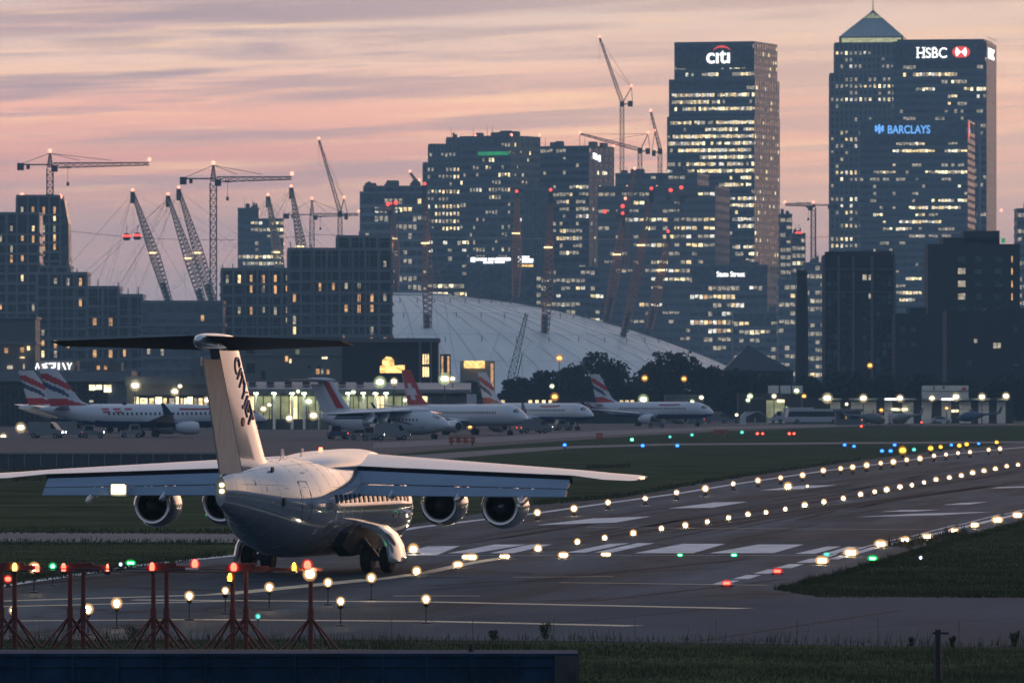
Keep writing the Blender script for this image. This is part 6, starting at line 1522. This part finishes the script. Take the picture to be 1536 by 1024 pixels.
for x in (1133, 1152):
    for y in (.1, 4.8): MB().tube((lx(x), y, 0), (lx(x), y, lz(627)), .08, .08, 6).build('pole', M['canvas'], t)
t, lx, lz = at('apron_hut', 'grey apron hut with dark windows before the first hangar bays', 'hut', 1254, 1610)
MB().box(0, lx(1292), 0, 6, 0, lz(617)).build('wall', M['grey'], t); MB().box(lx(1250), lx(1294), -.8, 6.5, lz(617), lz(613)).build('roof', M['bandpale'], t)
for x in (1259, 1277): MB().box(lx(x), lx(x + 11), -.1, 0, lz(628), lz(620)).build('window', M['winddark'], t)
MB().box(lx(1268), lx(1270), -.2, -.1, lz(628), lz(622)).build('lit_slot', E['w4'], t)
def helicopter(label, px, py, d, mat, rot):
    b = W(px, py, d); b.z = 0.004
    t = thing('parked_helicopter', label, 'helicopter', b, rot, 'helicopters by the hangar')
    st = dense([(2.6, .1, .1, 1.2), (2.1, .7, .6, 1.3), (1, .95, .95, 1.5), (-.6, .95, 1.0, 1.6), (-1.8, .6, .65, 1.8), (-3, .25, .28, 2.0), (-6.2, .14, .16, 2.3)])
    f_ = body(st, 20).build('fuselage', M[mat], t, 50)
    MB().rings([[tuple(surf(st, x, a, .015)) for a in [R(v) for v in (-80, -40, 0, 40, 80)]] for x in (2.2, 1.6, .9)], False, False, False).build('windscreen', M['glassdark'], f_)
    MB().prism([(-5.6, 2.2), (-6.4, 2.2), (-6.9, 3.6), (-6.4, 3.6)], -.06, .06).build('tail_fin', M[mat], t)
    MB().tube((0, 0, 2.4), (0, 0, 3.1), .14, .1, 8).build('rotor_mast', M['steel'], t)
    for a in (.3, 1.87, 3.44, 5.01): MB().bar((0, 0, 3.08), (5.2 * math.cos(a), 5.2 * math.sin(a), 2.95), .26, .05).build('rotor_blade', M['steel'], t)
    for s2 in (-1, 1):
        MB().tube((-1.8, s2 * 1.0, .08), (2.0, s2 * 1.0, .08), .06, .06, 6).bar((1, s2 * .6, .9), (1, s2 * 1.0, .1), .07).bar((-.8, s2 * .6, .9), (-.8, s2 * 1.0, .1), .07).build('skid', M['steel'], t)
    return t
helicopter('white helicopter facing the camera before a lit hangar bay', 1352, 636, 1560, 'vanwhite', 2.2)
helicopter('dark helicopter at the apron edge by the grey hut', 1310, 637, 1545, 'vangrey', .4)
helicopter('blue-grey helicopter in front of the bays under the roof screen', 1455, 634, 1650, 'vanblue', 2.9)
# red marker boards on the far apron edge
def marker(label, px, py, d, w_, h_):
    b = W(px, py, d); b.z = .004
    t = thing('marker_board', label, 'marker board', b, 0, 'red marker boards')
    m = MB()
    for i in range(4): m.box(-w_ / 2 + i * w_ / 3.6, -w_ / 2 + i * w_ / 3.6 + w_ / 6, -.1, .1, .3, h_)
    m.box(-w_ / 2, w_ / 2, -.14, -.1, h_ * .4, h_ * .55).box(-w_ / 2, w_ / 2, -.14, -.1, h_ * .8, h_ * .95); m.build('board', M['orange'], t)
    for x in (-w_ * .4, w_ * .4): MB().box(x - .06, x + .06, -.05, .05, 0, h_ * .4).build('post', M['steel'], t)
marker('red slatted marker board under the nose of the jet with a white cross', 693, 668, 990, 3.2, 1.1)
marker('dark red narrow marker board below the half hidden airliner', 899, 662, 1060, .9, 1.2)
marker('red slatted marker board right of the lone airliner', 1081, 655, 1180, 2.2, 1.1)
# blast wall at the left behind the wing
b = G(-60, 703); t = thing('blast_wall', 'low dark blue-grey wall across the grass behind the left wing', 'wall', (b.x, b.y, 0))
m = MB()
wx = (G(326, 703).x - b.x)
for k in range(16): m.box(wx * k / 16 + .02, wx * (k + 1) / 16 - .02, 0, .25, 0, 1.25)
m.build('panel', pbr('blast_wall_paint', (.05, .065, .085), .7, var=.2, scale=.4), t); MB().box(0, wx, -.1, .35, 1.25, 1.4).build('coping', M['bandpale'], t)

# ================================================================== red approach light stands in the foreground
def stand(label, px, d, twin=True, red=(), amber=(), single=False):
    b = W(px, 588, d); b.z = 0
    t = thing('approach_light_stand', label, 'light stand', b, 0, 'red approach light stands')
    top = 2.02; s = d / F
    xs = (-.17, .17) if twin else (0,)
    for x in xs:
        p = MB().tube((x, 0, .02), (x, 0, top), .064, .058, 10).tube((x, 0, .78), (x, 0, 1.06), .085, .085, 10).build('post', M['redpaint'], t)
        for dx, dy in ((-.72, -.25), (.72, -.25), (-.5, .45), (.5, .45)):
            MB().tube((x, 0, .86), (x + dx, dy, .03), .03, .03, 6).build('brace', M['redpaint'], t)
        MB().box(x - .12, x + .12, -.12, .12, 0, .03).build('foot_plate', M['steel'], t)
    if twin:
        MB().box(-.36, .78, -.07, .07, top, top + .13).box(-.2, .42, -.09, .09, top + .131, top + .2).build('crossbeam', M['redpaint'], t)
    else: MB().box(-1.05, .30, -.05, .05, top + .02, top + .10).build('crossbeam', M['redpaint'], t)
    for x, z, e, r in red:
        c = MB().lathe_z([(.05, -.16), (.09, -.14), (.09, -.09)], (x, -.12, top + z), 12).build('lamp_holder', M['steel'], t)
        MB().lathe_z([(.05, -.09), (r, -.05), (r * 1.05, .02), (r * .7, .09), (.02, .11)], (x, -.12, top + z), 14).build('signal_lamp', E[e], t, 60)
        gb = ball(0, r * 2.2).build('halo_shell', GL[e], t, 80); gb.location = (x, -.12, top + z)
    return t
stand('red twin-post light stand cut by the left border', 12, 206, True, ((.18, .08, 'lorange', .06), (.76, .06, 'lred', .045)))
stand('red twin-post light stand, second from the left border', 115, 206, True, ((-.33, .07, 'lred', .055), (.80, .05, 'lred', .03)))
stand('red twin-post light stand, third from the left border', 240, 205.5, True, ((-.2, .1, 'lred', .06), (.9, .18, 'lred', .075)))
stand('red twin-post light stand nearest to the jet wheels', 359, 205, True, ((-.14, .1, 'lred', .075), (-.24, -.16, 'lyellow', .05)))
stand('red single-post light stand with a red and a warm lamp on top', 466, 204.5, False, ((-.08, .17, 'lred', .085), (-.02, -.06, 'rwy', .10), (-.42, .12, 'lyellow', .05)))
# thin rods joining the stands
b = W(-20, 588, 206.1); b.z = 0
t = thing('approach_bar', 'thin horizontal conduit running from stand to stand', 'light bar', b)
s = 206 / F
m = MB().tube((0, 0, 2.07), (470 * s + .3, -1.2, 2.05), .018, .018, 6).tube((0, .1, 2.0), (470 * s + .3, -1.1, 1.98), .014, .014, 6)
m.build('conduit', M['steel'], t)
for x in (300, 395): MB().box(x * s, (x + 14) * s + .1, -.85, -.72, 2.05, 2.1).build('light_tube', E['lred'] if x == 395 else M['canvas'], t)
# timber walkway
b = W(-30, 588, 203.5); b.z = 0
t = thing('walkway', 'low dark timber walkway under the red light stands', 'walkway', b)
for k in range(12):
    x0 = k * .83; m = MB().box(x0, x0 + .8, -.5, .35, .01, .05)
    m.box(x0 + .02, x0 + .78, -.51, -.50, .0, .05); m.build('plank', M['timber'], t)
# blue container in front
b = W(-40, 588, 181); b.z = 0; s = 181 / F
t = thing('blue_container', 'weathered dark blue steel container along the bottom border', 'container', b)
wd = 905 * s; zt = H - (984 - HY) * s
m = MB().box(0, wd, 0, 2.4, 0, zt); m.build('body', M['blue'], t)
m = MB().box(-.05, wd + .03, -.06, 2.45, zt, zt + .07)
for k in range(14): x = .2 + k * wd / 13.6; m.box(x, x + .07, -.07, -.001, 0, zt)
m.box(0, wd, -.05, -.002, zt * .62, zt * .68)
m.build('frame', M['blue'], t)
MB().box(wd - .5, wd + .06, -.09, -.072, 0, zt + .02).build('end_post', M['steel'], t)
MB().box(wd - .18, wd - .02, -.13, -.092, zt * .1, zt * .45).build('lock_box', M['dark'], t)
MB().tube((wd - 2.4, 1.2, zt + .07), (wd - 2.4, 1.2, zt + .25), .06, .06, 8).build('vent_pipe', M['dark'], t)
# posts, fence, weeds
p = W(1407, 588, 183); p.z = 0; s = 183 / F
t = thing('fence_post', 'tall dark post standing in the grass at bottom right', 'post', p)
MB().tube((0, 0, 0), (0, 0, H - (943 - HY) * s), .075, .07, 10).build('shaft', M['dark'], t)
MB().bar((-.12, 0, H - (949 - HY) * s), (.25, 0, H - (949 - HY) * s), .05).build('arm', M['dark'], t)
b = W(-20, 588, 207.6); b.z = 0; s = 207.6 / F
t = thing('wire_fence', 'thin wire fence along the edge of the paving', 'fence', b)
m = MB(); wd = 1580 * s; rng = random.Random(9)
for k in range(14): MB().tube((k * wd / 13, 0, 0), (k * wd / 13, 0, .72), .008, .007, 6).build('post', M['steel'], t)
for z in (.1, .35, .6, .8): m.tube((0, 0, z), (wd, 0, z), .002, .002, 4)
for k in range(160): m.tube((k * wd / 160, 0, .02), (k * wd / 160, 0, .82), .002, .002, 4)
m.build('wire', M['cable'], t)
def weed(label, px, py, hpx, seed, wpx=14):
    rng = random.Random(seed); b = G(px, py); s = b.y / F; h = hpx * s; wd = wpx * s / 2
    t = thing('weed_plant', label, 'weed', b, 0, 'weeds along the paving')
    st_ = MB(); lf = MB()
    for k in range(5):
        a = rng.uniform(0, 6.28); q = Vector((math.cos(a) * wd * .6, math.sin(a) * wd * .6, h * rng.uniform(.75, 1))); st_.tube((0, 0, 0), q, .008, .003, 5)
        for _ in range(34):
            u = rng.uniform(.12, 1); c = q * u + Vector((rng.gauss(0, wd * .25), rng.gauss(0, wd * .25), 0)); d_ = Vector((rng.gauss(0, 1), rng.gauss(0, 1), rng.gauss(.3, .6))).normalized() * .055; e_ = d_.orthogonal().normalized() * .02
            lf.add([c - d_, c + e_, c + d_, c - e_], [(0, 1, 2, 3)])
    st_.build('stem', M['bark'], t); lf.build('foliage', M['blade'], t)
weed('bushy weed standing up from the grass edge below the open paving', 818, 960, 28, 1, 18)
weed('dark conical weed at the lower right border', 1522, 971, 26, 2, 16)
weed('low weed right of the tall post', 1429, 971, 18, 3, 9)
weed('low weed left of the tall post', 1367, 969, 14, 4, 8)
weed('low broad weed behind the second red stand', 198, 961, 26, 5, 40)
weed('low weed left of the bushy weed', 740, 960, 16, 6, 14)
